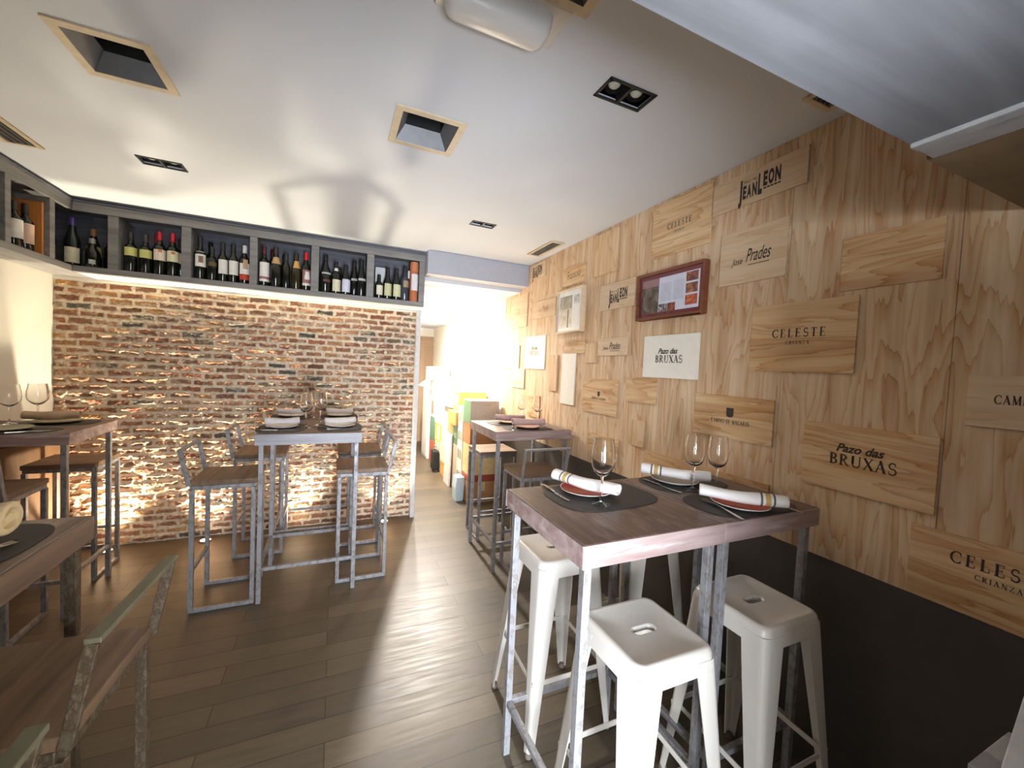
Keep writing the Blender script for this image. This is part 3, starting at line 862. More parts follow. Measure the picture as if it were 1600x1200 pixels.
def glyph(ch):
    S = []     # (points, width or 'arc')
    st = lambda x, w=TK: S.append(([(x, 0), (x, 1)], w))
    sf = lambda x, y, w=0.30: S.append(([(x-w/2, y), (x+w/2, y)], 0.055))
    if ch == 'C':
        S.append((arc(.46, .5, .40, .47, 48, 312), 'arc')); S.append(([(.74, .62), (.74, .95)], 0.06)); S.append(([(.74, .06), (.74, .28)], 0.05)); return S, .84
    if ch == 'G':
        S.append((arc(.46, .5, .40, .47, 48, 318), 'arc')); S.append(([(.74, .64), (.74, .95)], 0.06)); S.append(([(.76, .05), (.76, .42)], TK)); sf(.76, .43); return S, .92
    if ch == 'O':
        S.append((arc(.48, .5, .42, .47, 0, 360, 28), 'arc')); return S, .96
    if ch == 'D':
        st(.18); sf(.18, .03); sf(.18, .97); S.append((arc(.25, .5, .50, .47, 90, -90), 'arc')); return S, .86
    if ch == 'E':
        st(.18); sf(.16, .03); sf(.16, .97)
        S += [([(.18, .97), (.62, .97)], .06), ([(.18, .5), (.50, .5)], .06), ([(.18, .03), (.64, .03)], .06), ([(.60, .76), (.60, .99)], .055), ([(.50, .38), (.50, .62)], .05), ([(.64, .01), (.64, .26)], .055)]
        return S, .76
    if ch == 'L':
        st(.18); sf(.18, .97); sf(.16, .03); S += [([(.18, .03), (.62, .03)], .06), ([(.62, .01), (.62, .3)], .055)]; return S, .72
    if ch == 'S':
        S.append((arc(.33, .73, .23, .24, 40, 270, 12)+arc(.33, .27, .25, .24, 90, -140, 12), 0.115)); S += [([(.52, .72), (.52, .96)], .05), ([(.10, .04), (.10, .30)], .05)]; return S, .66
    if ch == 'T':
        st(.38); sf(.38, .03); S += [([(.04, .97), (.72, .97)], .06), ([(.05, .74), (.05, .99)], .055), ([(.71, .74), (.71, .99)], .055)]; return S, .80
    if ch == 'R':
        st(.18); sf(.18, .03); sf(.16, .97); S.append((arc(.22, .74, .34, .23, 90, -90), 'arc')); S.append(([(.34, .5), (.72, .02)], .13)); sf(.74, .03, .2); return S, .86
    if ch == 'B':
        st(.18); sf(.15, .03, .2); sf(.15, .97, .2); S.append((arc(.22, .74, .32, .23, 90, -90), 'arc')); S.append((arc(.22, .27, .38, .24, 90, -90), 'arc')); return S, .76
    if ch == 'I':
        st(.18); sf(.18, .03); sf(.18, .97); return S, .40
    if ch == 'A':
        S += [([(.12, 0), (.42, 1)], TN), ([(.38, 1), (.72, 0)], TK), ([(.20, .33), (.60, .33)], .055)]; sf(.10, .03, .24); sf(.73, .03, .28); return S, .86
    if ch == 'N':
        S += [([(.16, 0), (.16, 1)], TN), ([(.14, .99), (.74, .01)], TK), ([(.74, 0), (.74, 1)], TN)]; sf(.16, .03, .24); sf(.12, .97, .22); sf(.74, .97, .24); return S, .90
    if ch == 'M':
        S += [([(.16, 0), (.18, 1)], TN), ([(.17, .99), (.48, .05)], TK), ([(.48, .05), (.82, .99)], TN), ([(.84, 0), (.82, 1)], TK)]; sf(.16, .03, .24); sf(.84, .03, .28); sf(.12, .97, .18); sf(.88, .97, .18); return S, 1.02
    if ch == 'U':
        S.append(([(.18, 1), (.18, .3)]+arc(.45, .3, .27, .27, 180, 360, 12)+[(.72, .3), (.72, 1)], .10)); S.append(([(.18, .3), (.18, 1)], TK)); sf(.18, .97); sf(.72, .97, .24); return S, .90
    if ch == 'X':
        S += [([(.12, .99), (.70, .01)], TK), ([(.12, .01), (.68, .99)], TN)]; sf(.12, .97, .26); sf(.68, .97, .24); sf(.12, .03, .24); sf(.71, .03, .26); return S, .82
    if ch == 'Z':
        S += [([(.62, .97), (.10, .03)], .13), ([(.08, .97), (.66, .97)], .06), ([(.08, .03), (.68, .03)], .06), ([(.09, .74), (.09, .99)], .05), ([(.67, .01), (.67, .28)], .05)]; return S, .76
    return S, .42


def serif(body, width, height, track=0.10):
    vs, fs = [], []
    x = 0
    for ch in body:
        S, adv = glyph(ch)
        for pts, wd in S:
            b = len(vs)
            for i, p in enumerate(pts):
                q0 = Vector(pts[max(i-1, 0)]); q1 = Vector(pts[min(i+1, len(pts)-1)])
                d = (q1-q0)
                if d.length < 1e-6:
                    d = Vector((1, 0))
                d.normalize()
                ww = wd if wd != 'arc' else TN+(TK-TN)*abs(d.y)**1.5
                nn = Vector((-d.y, d.x))*ww/2
                vs += [(x+p[0]+nn.x, p[1]+nn.y), (x+p[0]-nn.x, p[1]-nn.y)]
            fs += [[b+2*i, b+2*i+1, b+2*i+3, b+2*i+2] for i in range(len(pts)-1)]
        x += adv+track
    x -= track
    return [(a*width/x, b*height) for a, b in vs], fs


# ------------------------------------------------------------------ crate ends on the plywood wall
def letters(parent, items, thick, mat):
    """items: list of (verts2d, faces, u0, v0) in panel coordinates, u to the viewer's right"""
    mb = MB()
    for vs, fs, u0, v0 in items:
        mb.add([(-thick-0.0008, -(u0+x), v0+y) for x, y in vs], fs)
    o = mb.build('lettering', mat, parent)
    return o


def blk(x0, x1, y0, y1):
    return [(x0, y0), (x1, y0), (x1, y1), (x0, y1)], [(0, 1, 2, 3)]


def panel(y0, y1, z0, z1, label, mat='ply_h', thick=0.009, texts=(), ink='ink', group='wine crate ends on the plywood wall', tilt=0.0):
    yc, zc = (y0+y1)/2, (z0+z1)/2
    t = thing('crate_end', label, 'panel', (XR-0.0003, yc, zc), 0, group)
    hy, hz = abs(y1-y0)/2, (z1-z0)/2
    MB().box(-thick, 0, -hy, hy, -hz, hz).build('board', M[mat], t, bevel=0.0012)
    if texts:
        letters(t, texts, thick, M[ink])
    return t


def cel(wd, ht, cx=0, cy=0, w2=0.42):
    """two lines of seriffed capitals"""
    a, b = serif('CELESTE', wd, ht, 0.22)
    c, d = serif('CRIANZA', wd*w2, ht*0.42, 0.22)
    return [(a, b, cx-wd/2, cy), (c, d, cx-wd*w2/2, cy-ht*0.85)]


def brux(wd, ht, cx=0, cy=0):
    a, b = serif('BRUXAS', wd, ht, 0.06)
    c, d = fit('Pazo das', wd*0.72, ht*0.72, shear=0.35, offset=0.03)
    return [(a, b, cx-wd/2, cy-ht*0.6), (c, d, cx-wd*0.40, cy+ht*0.62)]


def jl(wd, ht, cx=0, cy=0):
    it = []
    def put(ch, x0, x1, y0, y1, off=0.055):
        vs, fs = fit(ch, (x1-x0)*wd, (y1-y0)*ht, offset=off)
        it.append((vs, fs, cx-wd/2+x0*wd, cy-ht/2+y0*ht))
    put('J', 0.0, 0.085, -0.05, 1.0)
    for ch, x in (('E', .105), ('A', .205), ('N', .335)):
        put(ch, x, x+(.085 if ch == 'E' else .11), 0, .66)
    put('L', .47, .565, -.02, 1.0)
    for ch, x in (('E', .585), ('O', .70), ('N', .845)):
        put(ch, x, x+(.095 if ch == 'E' else .125), .30, 1.0)
    put('SINCE 1962', .11, .44, .76, .92, 0.01)
    for i in range(5):
        vs, fs = blk(0, .065*wd, 0, .08*ht)
        it.append((vs, fs, cx-wd/2+(.60+.078*i)*wd, cy-ht/2+.10*ht))
    return it


def prades(wd, ht, cx=0, cy=0):
    a, b = fit('Jose', wd*0.30, ht*0.42, shear=0.4, offset=0.008)
    c, d = fit('Prades', wd*0.60, ht*0.85, shear=0.4, offset=0.006)
    e, f = blk(0, wd*0.50, 0, ht*0.05)
    return [(a, b, cx-wd*0.5, cy-ht*0.35), (c, d, cx-wd*0.12, cy-ht*0.30), (e, f, cx-wd*0.05, cy-ht*0.55)]


def camino(wd, ht, cx=0, cy=0, shield=True):
    a, b = serif('CAMINO DE MAGARIN', wd, ht, 0.08)
    r = [(a, b, cx-wd/2, cy-ht)]
    if shield:
        s = ht*2.2
        vs = [(-s*0.42, s), (s*0.42, s), (s*0.42, s*0.28)]+[(s*0.42*math.cos(q), s*0.28+s*0.28*math.sin(q)) for q in [-PI*i/8 for i in range(1, 8)]]+[(-s*0.42, s*0.28)]
        r.append((vs, [list(range(len(vs)))], cx, cy+ht*0.5))
    return r


def small8(h, cx=0, cy=0):
    vs, fs = fit('8', h*0.6, h)
    e, f = blk(0, h*2.4, 0, h*0.14)
    return [(vs, fs, cx-h*0.3, cy), (e, f, cx-h*1.2, cy-h*0.6)]


panel(1.067, 1.52, 2.365, 2.518, 'pale crate end with bold black two-part logo, up by the soffit', 'ply_p', texts=jl(0.205, 0.088, 0.02, 0.0))
panel(1.527, 1.949, 2.241, 2.556, 'upper crate end with seriffed capitals touching the ceiling, left of the pale bold logo', 'ply_h', texts=cel(0.175, 0.034, 0.0, -0.01))
panel(1.128, 1.456, 1.997, 2.252, 'crate end with script lettering just right of the brown framed article', 'ply_p', texts=prades(0.20, 0.07, 0.0, -0.01))
panel(0.636, 0.919, 1.895, 2.092, 'blank crate end at upper right above the wide seriffed crate end', 'ply_h')
panel(0.852, 1.264, 1.585, 1.876, 'wide crate end with clear seriffed capitals right of the white crate end', 'ply_h', texts=cel(0.212, 0.036, 0.0, 0.0, 0.44))
panel(1.549, 1.96, 1.529, 1.778, 'white painted crate end with black lettering below the brown frame', 'white_ply', texts=brux(0.205, 0.043, 0.0, -0.01), thick=0.012)
panel(0.605, 1.005, 1.142, 1.390, 'large crate end with bold serif lettering over the right table', 'ply_h', texts=brux(0.205, 0.042, 0.0, 0.0))
panel(0.16, 0.556, 1.439, 1.590, 'pale narrow crate end cut by the right edge of the photo', 'ply_p', texts=camino(0.26, 0.026, -0.012, 0.02, False))
panel(0.20, 0.656, 0.872, 1.10, 'lowest crate end, at bottom right on the dark wall band', 'ply_h', texts=cel(0.20, 0.036, -0.031, 0.03, 0.46))
panel(1.134, 1.553, 1.254, 1.458, 'crate end with shield emblem and capitals above the wine glasses', 'ply_h', texts=camino(0.205, 0.021, 0.0, -0.01))
panel(2.078, 2.45, 1.985, 2.167, 'crate end with bold black logo between the two picture frames', 'ply_p', texts=jl(0.20, 0.088, 0.02, 0.0))
panel(2.124, 2.445, 1.663, 1.785, 'small crate end with script lettering left of the white crate end', 'ply_p', texts=prades(0.20, 0.055))
panel(2.61, 2.915, 1.685, 1.793, 'crate end with faded capitals directly under the white picture frame', 'ply_h', texts=cel(0.15, 0.034, -0.02, 0.005), ink='ink_faint')
panel(2.28, 2.56, 2.247, 2.545, 'blank crate end touching the ceiling above the bold logo between frames', 'ply_v', thick=0.014)
t_fr, f_fr = fit('Fransola', 0.2, 0.06, shear=0.35)
panel(2.662, 2.989, 2.242, 2.390, 'crate end with one faint italic word above the white picture frame', 'ply_h', texts=[(t_fr, f_fr, -0.10, -0.02)], ink='ink_faint')
panel(3.325, 3.64, 2.407, 2.555, 'crate end with bold logo in the far top corner by the ceiling vent', 'ply_p', texts=jl(0.20, 0.10))
panel(3.095, 3.535, 2.022, 2.184, 'crate end with faded red script left of the white picture frame', 'ply_p', texts=prades(0.2, 0.055), ink='ink_red')
panel(3.668, 4.08, 1.972, 2.297, 'pale crate end with one small emblem high at the corridor corner', 'ply_p', texts=small8(0.03), ink='ink_faint')
panel(3.255, 3.667, 1.544, 1.860, 'whitish tall crate end with faint lettering near the corridor', 'white_ply', texts=brux(0.18, 0.045), ink='ink_faint')
panel(3.81, 4.13, 1.536, 1.780, 'pale crate end with tiny emblem at the end of the plywood, middle height', 'ply_p', texts=small8(0.035), ink='ink_faint')
panel(3.668, 3.972, 1.340, 1.538, 'blank crate end over the wine glasses of the back table', 'ply_p')
panel(3.012, 3.17, 1.361, 1.674, 'narrow upright blank crate end left of the tall white board', 'ply_v', thick=0.012)
panel(2.735, 2.94, 1.267, 1.684, 'tall narrow white blank board under the faded capitals', 'white_ply')
panel(2.197, 2.607, 1.246, 1.495, 'crate end with small shield emblem above the right end of the back table', 'ply_h', texts=camino(0.17, 0.016, 0.0, -0.01))
panel(1.838, 2.11, 1.365, 1.520, 'blank crate end directly below the white painted crate end', 'ply_h')
panel(2.46, 2.602, 1.610, 1.759, 'small upright blank piece between faded capitals and script crate end', 'ply_v', thick=0.010)
panel(3.307, 3.554, 1.085, 1.283, 'small crate end with tiny emblem behind the back table wine glasses', 'ply_h', texts=small8(0.03))
panel(1.918, 2.056, 1.091, 1.253, 'small upright blank crate end left of the rear place setting', 'ply_v')
panel(1.131, 1.90, 0.93, 1.085, 'long blank board right above the far edge of the right table', 'ply_h')
panel(2.16, 2.505, 0.94, 1.098, 'blank crate end behind the wine glass of the left place setting', 'ply_h')


def picture(y0, y1, z0, z1, label, framemat, matmat, depth, fw_):
    yc, zc = (y0+y1)/2, (z0+z1)/2
    hy, hz = (y1-y0)/2, (z1-z0)/2
    t = thing('picture_frame', label, 'picture', (XR-0.0003, yc, zc))
    mb = MB()
    mb.box(-depth, 0, -hy, -hy+fw_, -hz, hz).box(-depth, 0, hy-fw_, hy, -hz, hz).box(-depth, 0, -hy+fw_, hy-fw_, -hz, -hz+fw_).box(-depth, 0, -hy+fw_, hy-fw_, hz-fw_, hz)
    mb.build('frame', framemat, t, bevel=0.003)
    MB().box(-depth+0.014, -0.002, -hy+fw_, hy-fw_, -hz+fw_, hz-fw_).build('mount', matmat, t)
    MB().box(-depth+0.009, -depth+0.0105, -hy+fw_, hy-fw_, -hz+fw_, hz-fw_).build('glazing', M['glazing'], t)
    return t, -depth+0.0135


def photo_mat(name, cols, sc):
    n = NT(name)
    f = n.noise(n.coords((1, 1, 1), True), sc, 4, 0.6, 0.8)
    n.set(n.ramp(f, [(0.3+0.4*i/(len(cols)-1), c) for i, c in enumerate(cols)]), 0.5)
    return n.m


FB = grainwood('red brown frame wood', 1, srgb(96, 52, 34), srgb(128, 74, 48), 0.35, 40)
t, dd = picture(1.52, 2.03, 1.875, 2.154, 'brown wooden frame with dark red mount holding a magazine article with photos', FB, pm(110, 44, 48), 0.035, 0.017)


def flat(t, nm, u0, u1, v0, v1, mat, d):
    return MB().box(d-0.0006, d, -u1, -u0, v0, v1).build(nm, mat, t)


pg = flat(t, 'page', -0.215, 0.215, -0.10, 0.10, pm(206, 208, 222), dd)
PA = photo_mat('food photo', [srgb(40, 30, 28), srgb(120, 60, 40), srgb(190, 110, 70)], 26)
PB = photo_mat('red dish photo', [srgb(90, 30, 24), srgb(170, 60, 40), srgb(210, 140, 90)], 26)
PC = photo_mat('interior photo', [srgb(44, 40, 40), srgb(96, 82, 72), srgb(150, 132, 118)], 16)
flat(t, 'photograph', -0.215, -0.075, -0.10, 0.055, PC, dd-0.001)
flat(t, 'photograph', -0.215, -0.075, 0.055, 0.10, pm(150, 110, 116), dd-0.001)
for v0, v1, m_ in ((0.045, 0.095, PA), (-0.018, 0.035, PA), (-0.082, -0.028, PB)):
    flat(t, 'photograph', 0.125, 0.205, v0, v1, m_, dd-0.001)
flat(t, 'photograph', -0.07, -0.005, -0.10, -0.055, photo_mat('chefs photo', [srgb(40, 34, 34), srgb(90, 80, 80), srgb(220, 216, 220)], 40), dd-0.001)
flat(t, 'photograph', -0.002, 0.055, -0.10, -0.055, PA, dd-0.001)
mb = MB()
for i in range(16):
    mb.box(dd-0.0014, dd-0.0007, -0.02, 0.06, 0.062-i*0.0068, 0.0645-i*0.0068)
    mb.box(dd-0.0014, dd-0.0007, -0.11, -0.035, 0.062-i*0.0068, 0.0645-i*0.0068)
mb.build('text_lines', pm(170, 172, 186), t)
t, dd = picture(2.64, 3.04, 1.852, 2.21, 'pale wooden frame with white mount holding photos of a room', plain('pale frame wood', srgb(206, 182, 150), 0.5), pm(224, 222, 218), 0.035, 0.016)
PD = photo_mat('pale room photo', [srgb(150, 140, 122), srgb(190, 180, 164), srgb(216, 208, 196)], 12)
flat(t, 'photograph', -0.155, 0.035, 0.02, 0.125, photo_mat('beam photo', [srgb(110, 104, 86), srgb(150, 142, 122), srgb(180, 172, 154)], 14), dd)
flat(t, 'photograph', -0.155, 0.035, -0.135, 0.02, PD, dd)
flat(t, 'photograph', 0.06, 0.14, 0.05, 0.12, photo_mat('grey photo', [srgb(120, 116, 116), srgb(180, 178, 178), srgb(206, 204, 204)], 30), dd)
flat(t, 'photograph', -0.03, -0.012, -0.135, 0.01, pm(92, 84, 76), dd-0.001)

# ------------------------------------------------------------------ tables
def table(x0, x1, y0, y1, label, wood='table', z=1.07, metal='steel', edge='edge_daylit_rose', q=0.028, group='high wooden tables on steel legs'):
    t = thing('bar_table', label, 'table', ((x0+x1)/2, (y0+y1)/2, 0), 0, group)
    hx, hy = (x1-x0)/2, (y1-y0)/2
    MB().box(-hx, hx, -hy, hy, z-0.066, z).build('tabletop', M[wood], t, bevel=0.003)
    e = 0.005
    MB().box(-hx-e, hx+e, -hy-e, -hy, z-0.068, z-0.0015).box(-hx-e, hx+e, hy, hy+e, z-0.068, z-0.0015).box(-hx-e, -hx, -hy, hy, z-0.068, z-0.0015).box(hx, hx+e, -hy, hy, z-0.068, z-0.0015).build('added_edge', M[edge], t, bevel=0.002)  # boards added around the top; rose and grey ones carry painted daylight
    for sx in (-1, 1):
        for sy in (-1, 1):
            MB().bar((sx*(hx-q), sy*(hy-q), 0), (sx*(hx-q), sy*(hy-q), z-0.066), 0.026).build('leg', M[metal], t, bevel=0.002)
    zs = 0.215
    for sy in (-1, 1):
        MB().bar((-hx+q+0.013, sy*(hy-q), zs), (hx-q-0.013, sy*(hy-q), zs), 0.022).build('stretcher', M[metal], t, bevel=0.002)
    for sx in (-1, 1):
        MB().bar((sx*(hx-q), -hy+q+0.013, zs), (sx*(hx-q), hy-q-0.013, zs), 0.022).build('stretcher', M[metal], t, bevel=0.002)
    return t


table(0.640, 1.185, 0.905, 1.435, 'near high table at right, left unit with one place setting, white stools around', 'table_y')
table(1.199, 1.700, 0.905, 1.435, 'near high table at right, unit against the plywood wall with two place settings', 'table_y')
table(-0.430, 0.175, 2.84, 3.405, 'middle high table, front unit facing the camera with front edge coloured as daylit grey blue', edge='edge_daylit_grey')
table(-0.430, 0.175, 3.417, 3.96, 'middle high table, rear unit nearest the brick wall', edge='edge_daylit_grey')
table(1.10, 1.735, 2.725, 3.335, 'back right high table against the plywood wall beside the corridor')
table(-1.895, -1.35, 3.03, 3.57, 'back left high table against the left wall near the brick corner')
table(-1.28, -0.628, 0.92, 1.52, 'near left high table cut by the left edge, with a cream napkin on it', 'table_y', metal='rust', edge='edge_dark')

# ------------------------------------------------------------------ steel and wood bar chairs
def make_chair(label, metal, back=True, name='bar_chair', cat='chair', group='steel and wood bar chairs'):
    """origin at the floor centre; sitter looks along +X, backrest on -X"""
    t = thing(name, label, cat, (0, 0, 0), 0, group)
    D, Wd, zs = 0.155, 0.165, 0.795
    mm = M[metal]
    MB().box(-D-0.015, D+0.02, -Wd-0.012, Wd+0.012, zs-0.03, zs).build('seat', M['seat'], t, bevel=0.004)
    mb = MB()
    mb.bar((-D, -Wd, zs-0.042), (D, -Wd, zs-0.042), 0.024).bar((-D, Wd, zs-0.042), (D, Wd, zs-0.042), 0.024)
    mb.bar((-D, -Wd, zs-0.042), (-D, Wd, zs-0.042), 0.024).bar((D, -Wd, zs-0.042), (D, Wd, zs-0.042), 0.024)
    mb.build('seat_frame', mm, t, bevel=0.002)
    for sy in (-1, 1):
        MB().bar((D, sy*Wd, 0.022), (D, sy*Wd, zs-0.054), 0.024).build('leg', mm, t, bevel=0.002)
        MB().bar((-D, sy*Wd, 0.022), (-D, sy*Wd, zs-0.054), 0.024).build('leg', mm, t, bevel=0.002)
        MB().bar((-D-0.012, sy*Wd, 0.011), (D+0.012, sy*Wd, 0.011), 0.022).build('floor_runner', mm, t, bevel=0.002)
    MB().bar((-D, -Wd+0.012, 0.255), (-D, Wd-0.012, 0.255), 0.02).build('stretcher', mm, t, bevel=0.002)
    MB().bar((D, -Wd+0.012, 0.255), (D, Wd-0.012, 0.255), 0.02).build('footrest', mm, t, bevel=0.002)
    if back:
        for sy in (-1, 1):
            MB().bar((-D-0.014, sy*(Wd+0.010), zs-0.028), (-D-0.055, sy*(Wd+0.010), 0.972), 0.012, 0.024, side=(0, 1, 0)).build('back_post', mm, t, bevel=0.002)
        MB().bar((-D-0.057, -Wd-0.016, 0.978), (-D-0.057, Wd+0.016, 0.978), 0.028, 0.012, side=(1, 0, 0)).build('back_rail', M['olive'] if metal == 'rust' else mm, t, bevel=0.002)
    return t


ch = make_chair('bar chair front left of the middle table, nearest the camera there', 'steel')
ch.location = (-0.595, 3.05, 0)
dup(ch, (-0.51, 3.74, 0), 0, 'bar chair rear left of the middle table, close to the brick wall')
dup(ch, (0.205, 3.13, 0), PI, 'bar chair front right of the middle table')
dup(ch, (0.215, 3.72, 0), PI, 'bar chair rear right of the middle table, beside the brick wall end')
bs = make_chair('backless bar stool tucked behind the back left table in front of glowing bricks', 'steel', False, 'bar_stool', 'stool', 'backless steel and wood bar stools')
bs.location = (-1.60, 3.66, 0); bs.rotation_euler = (0, 0, -PI/2)
dup(ch, (-1.66, 2.975, 0), PI/2, 'bar chair in front of the back left table at the left edge')
dup(ch, (1.405, 2.70, 0), PI/2, 'bar chair in front of the back right table, its open backrest toward the camera')
dup(bs, (1.36, 3.46, 0), -PI/2, 'backless bar stool behind the back right table, pale lit seat')
cn = make_chair('near left bar chair with chipped paint and brown seat, beside the near left table', 'rust')
cn.location = (-0.622, 1.21, 0); cn.rotation_euler = (0, 0, PI-0.05)
cn2 = dup(cn, (-0.605, 0.625, 0), PI, 'bar chair at the bottom left corner, only its back rail end in view')

# ------------------------------------------------------------------ white metal stools
def make_stool(label):
    t = thing('metal_stool', label, 'stool', (0, 0, 0), 0, 'white metal bar stools')
    Z = 0.757
    hole = lambda k, z: rrect(0.040*k, 0.017*k, 0.0165*k, z, 9)
    rr = lambda h, r, z: rrect(h, h, r, z, 9)
    mb = MB()
    mb.rings([hole(0.93, Z-0.022), hole(0.93, Z-0.010), hole(1.1, Z-0.005), hole(1.25, Z-0.005), rr(0.118, 0.022, Z-0.005), rr(0.126, 0.026, Z-0.001), rr(0.133, 0.030, Z), rr(0.140, 0.034, Z-0.003), rr(0.1455, 0.036, Z-0.012), rr(0.1475, 0.037, Z-0.024), rr(0.1535, 0.038, Z-0.066), rr(0.151, 0.036, Z-0.066)])
    mb.build('seat', M['white_metal'], t, smooth=True, angle=60)
    for i in range(4):
        sx, sy = ((1, 1), (-1, 1), (-1, -1), (1, -1))[i]
        mb = MB()
        rs = []
        inner = []
        for k in range(7):
            f = k/6
            z = (Z-0.03)*(1-f)+0.014*f
            c = 0.1495+(0.2015-0.1495)*f
            wd = 0.088*(1-f)+0.030*f
            rad = 0.030*(1-f)+0.013*f
            pts = [(c-wd, c)]+[(c-rad+rad*math.sin(a), c-rad+rad*math.cos(a)) for a in [PI/2*q/6 for q in range(7)]]+[(c, c-wd)]
            th = 0.004
            ins = [(c-wd, c-th)]+[(c-rad+(rad-th)*math.sin(a), c-rad+(rad-th)*math.cos(a)) for a in [PI/2*q/6 for q in range(6, -1, -1)][::-1]]+[(c-th, c-wd)]
            ring = pts+ins[::-1]
            rs.append([(sx*x, sy*y, z) for x, y in ring])
        mb.rings(rs, True)
        nn = len(rs[0])
        h = nn//2
        for r_i in (0, len(rs)-1):
            b = r_i*nn
            for j in range(h-1):
                mb.f.append([b+j, b+j+1, b+nn-2-j, b+nn-1-j]); mb.mi.append(0)
        lg = mb.build('leg', M['white_metal'], t, smooth=True, angle=50)
        MB().lathe([(0.001, 0), (0.014, 0), (0.016, 0.012), (0.012, 0.022), (0.001, 0.022)], 12, (sx*0.189, sy*0.189, 0)).build('rubber_foot', M['rubber'], lg, smooth=True)
    # cross braces between neighbouring legs
    for z, w_ in ((0.28, 0.020),):
        c = 0.1495+(0.2015-0.1495)*(1-(z-0.014)/(0.727-0.014))-0.004
        for a, b in (((-c, -c), (c, -c)), ((c, -c), (c, c)), ((c, c), (-c, c)), ((-c, c), (-c, -c))):
            MB().bar((a[0]*0.9 if a[0] == b[0] else a[0]+0.02*(1 if b[0] > a[0] else -1), a[1]*0.985 if a[1] == b[1] else a[1], z), (b[0], b[1]*0.985 if a[1] == b[1] else b[1], z), 0.005, w_, side=(0, 1, 0) if a[1] == b[1] else (1, 0, 0)).build('brace', M['white_metal'], t, bevel=0.001)
    return t


st = make_stool('white metal stool in front of the near right table, closest to the camera')
st.location = (0.905, 0.94, 0)
dup(st, (1.41, 0.935, 0), 0, 'white metal stool at the right, in front of the dark wall band')
dup(st, (0.935, 1.545, 0), 0, 'white metal stool at the left behind the near right table, seat partly hidden')
dup(st, (1.42, 1.57, 0), 0, 'white metal stool under the near right table, only its legs showing')

# ------------------------------------------------------------------ place settings
ZT_ = 1.07


def superellipse(hx, hy, e, z, n=48):
    return [(hx*math.copysign(abs(math.cos(a))**(2/e), math.cos(a)), hy*math.copysign(abs(math.sin(a))**(2/e), math.sin(a)), z) for a in [2*PI*i/n for i in range(n)]]


def placemat(x, y, hx, hy, label, rz=0.0):
    o = MB().rings([superellipse(hx, hy, 3.2, 0.0005), superellipse(hx, hy, 3.2, 0.0025), superellipse(hx-0.002, hy-0.002, 3.2, 0.003)], cap0=True, cap1=True).build('placemat', M['mat'], loc=(x, y, ZT_))
    o.rotation_euler = (0, 0, rz)
    return tag(o, label, 'placemat', 'charcoal placemats')


def plate(x, y, label, inner, outer, r=0.10, z=ZT_+0.0035):
    pf = [(0.001, 0.004), (r*0.60, 0.004), (r*0.74, 0.0085), (r*0.97, 0.0155), (r, 0.017), (r, 0.0145), (r*0.74, 0.0050), (r*0.60, 0.0), (0.001, 0.0)]
    o = MB().lathe(pf, 40, mats=[0, 0, 0, 1, 1, 1, 1, 1]).build('plate', [inner, outer], loc=(x, y, z), smooth=True)
    return tag(o, label, 'plate', 'dinner plates on the tables')


def napkin(x, y, rz, label, mat, L=0.28, z=ZT_+0.0215, r=0.026, flip=False):
    t = None
    n_, m_ = 26, 18
    rs = []
    sd = random.random()*9
    for i in range(n_+1):
        f = i/n_
        xx = -L/2+L*f
        sag = -0.010*(1-(2*f-1)**2)*-1
        dz = 0.006*math.cos((f-0.5)*5.2)
        rr_ = r*(0.94+0.06*math.sin(7*f+sd))
        ring = []
        for j in range(m_):
            a = 2*PI*j/m_
            k = 1+0.04*math.sin(3*a+9*f+sd)
            ring.append((xx, rr_*1.22*k*math.cos(a)+0.006*math.sin(3*f+sd), r*0.92+rr_*0.86*k*math.sin(a)-dz*0.5))
        rs.append(ring)
    # rolled ends: spiral steps inwards
    c0 = [(-L/2-0.001+0.004*(1-s), 0, 0) for s in (1, )]
    def shrink(ring, s, dx):
        cy = sum(p[1] for p in ring)/m_; cz = sum(p[2] for p in ring)/m_
        return [(p[0]+dx, cy+(p[1]-cy)*s, cz+(p[2]-cz)*s) for p in ring]
    pre = [shrink(rs[0], 0.12, 0.002), shrink(rs[0], 0.30, 0.0), shrink(rs[0], 0.36, 0.010), shrink(rs[0], 0.58, 0.010), shrink(rs[0], 0.64, -0.002), shrink(rs[0], 0.92, -0.003)]
    post = [shrink(rs[-1], 0.92, 0.003), shrink(rs[-1], 0.64, 0.002), shrink(rs[-1], 0.58, -0.010), shrink(rs[-1], 0.36, -0.010), shrink(rs[-1], 0.30, 0.0), shrink(rs[-1], 0.12, -0.002)]
    o = MB().rings(pre+rs+post, cap0=True, cap1=True).build('napkin', mat, loc=(x, y, z), smooth=True, angle=70)
    o.rotation_euler = (0, 0, rz)
    return tag(o, label, 'napkin', 'rolled napkins on plates')


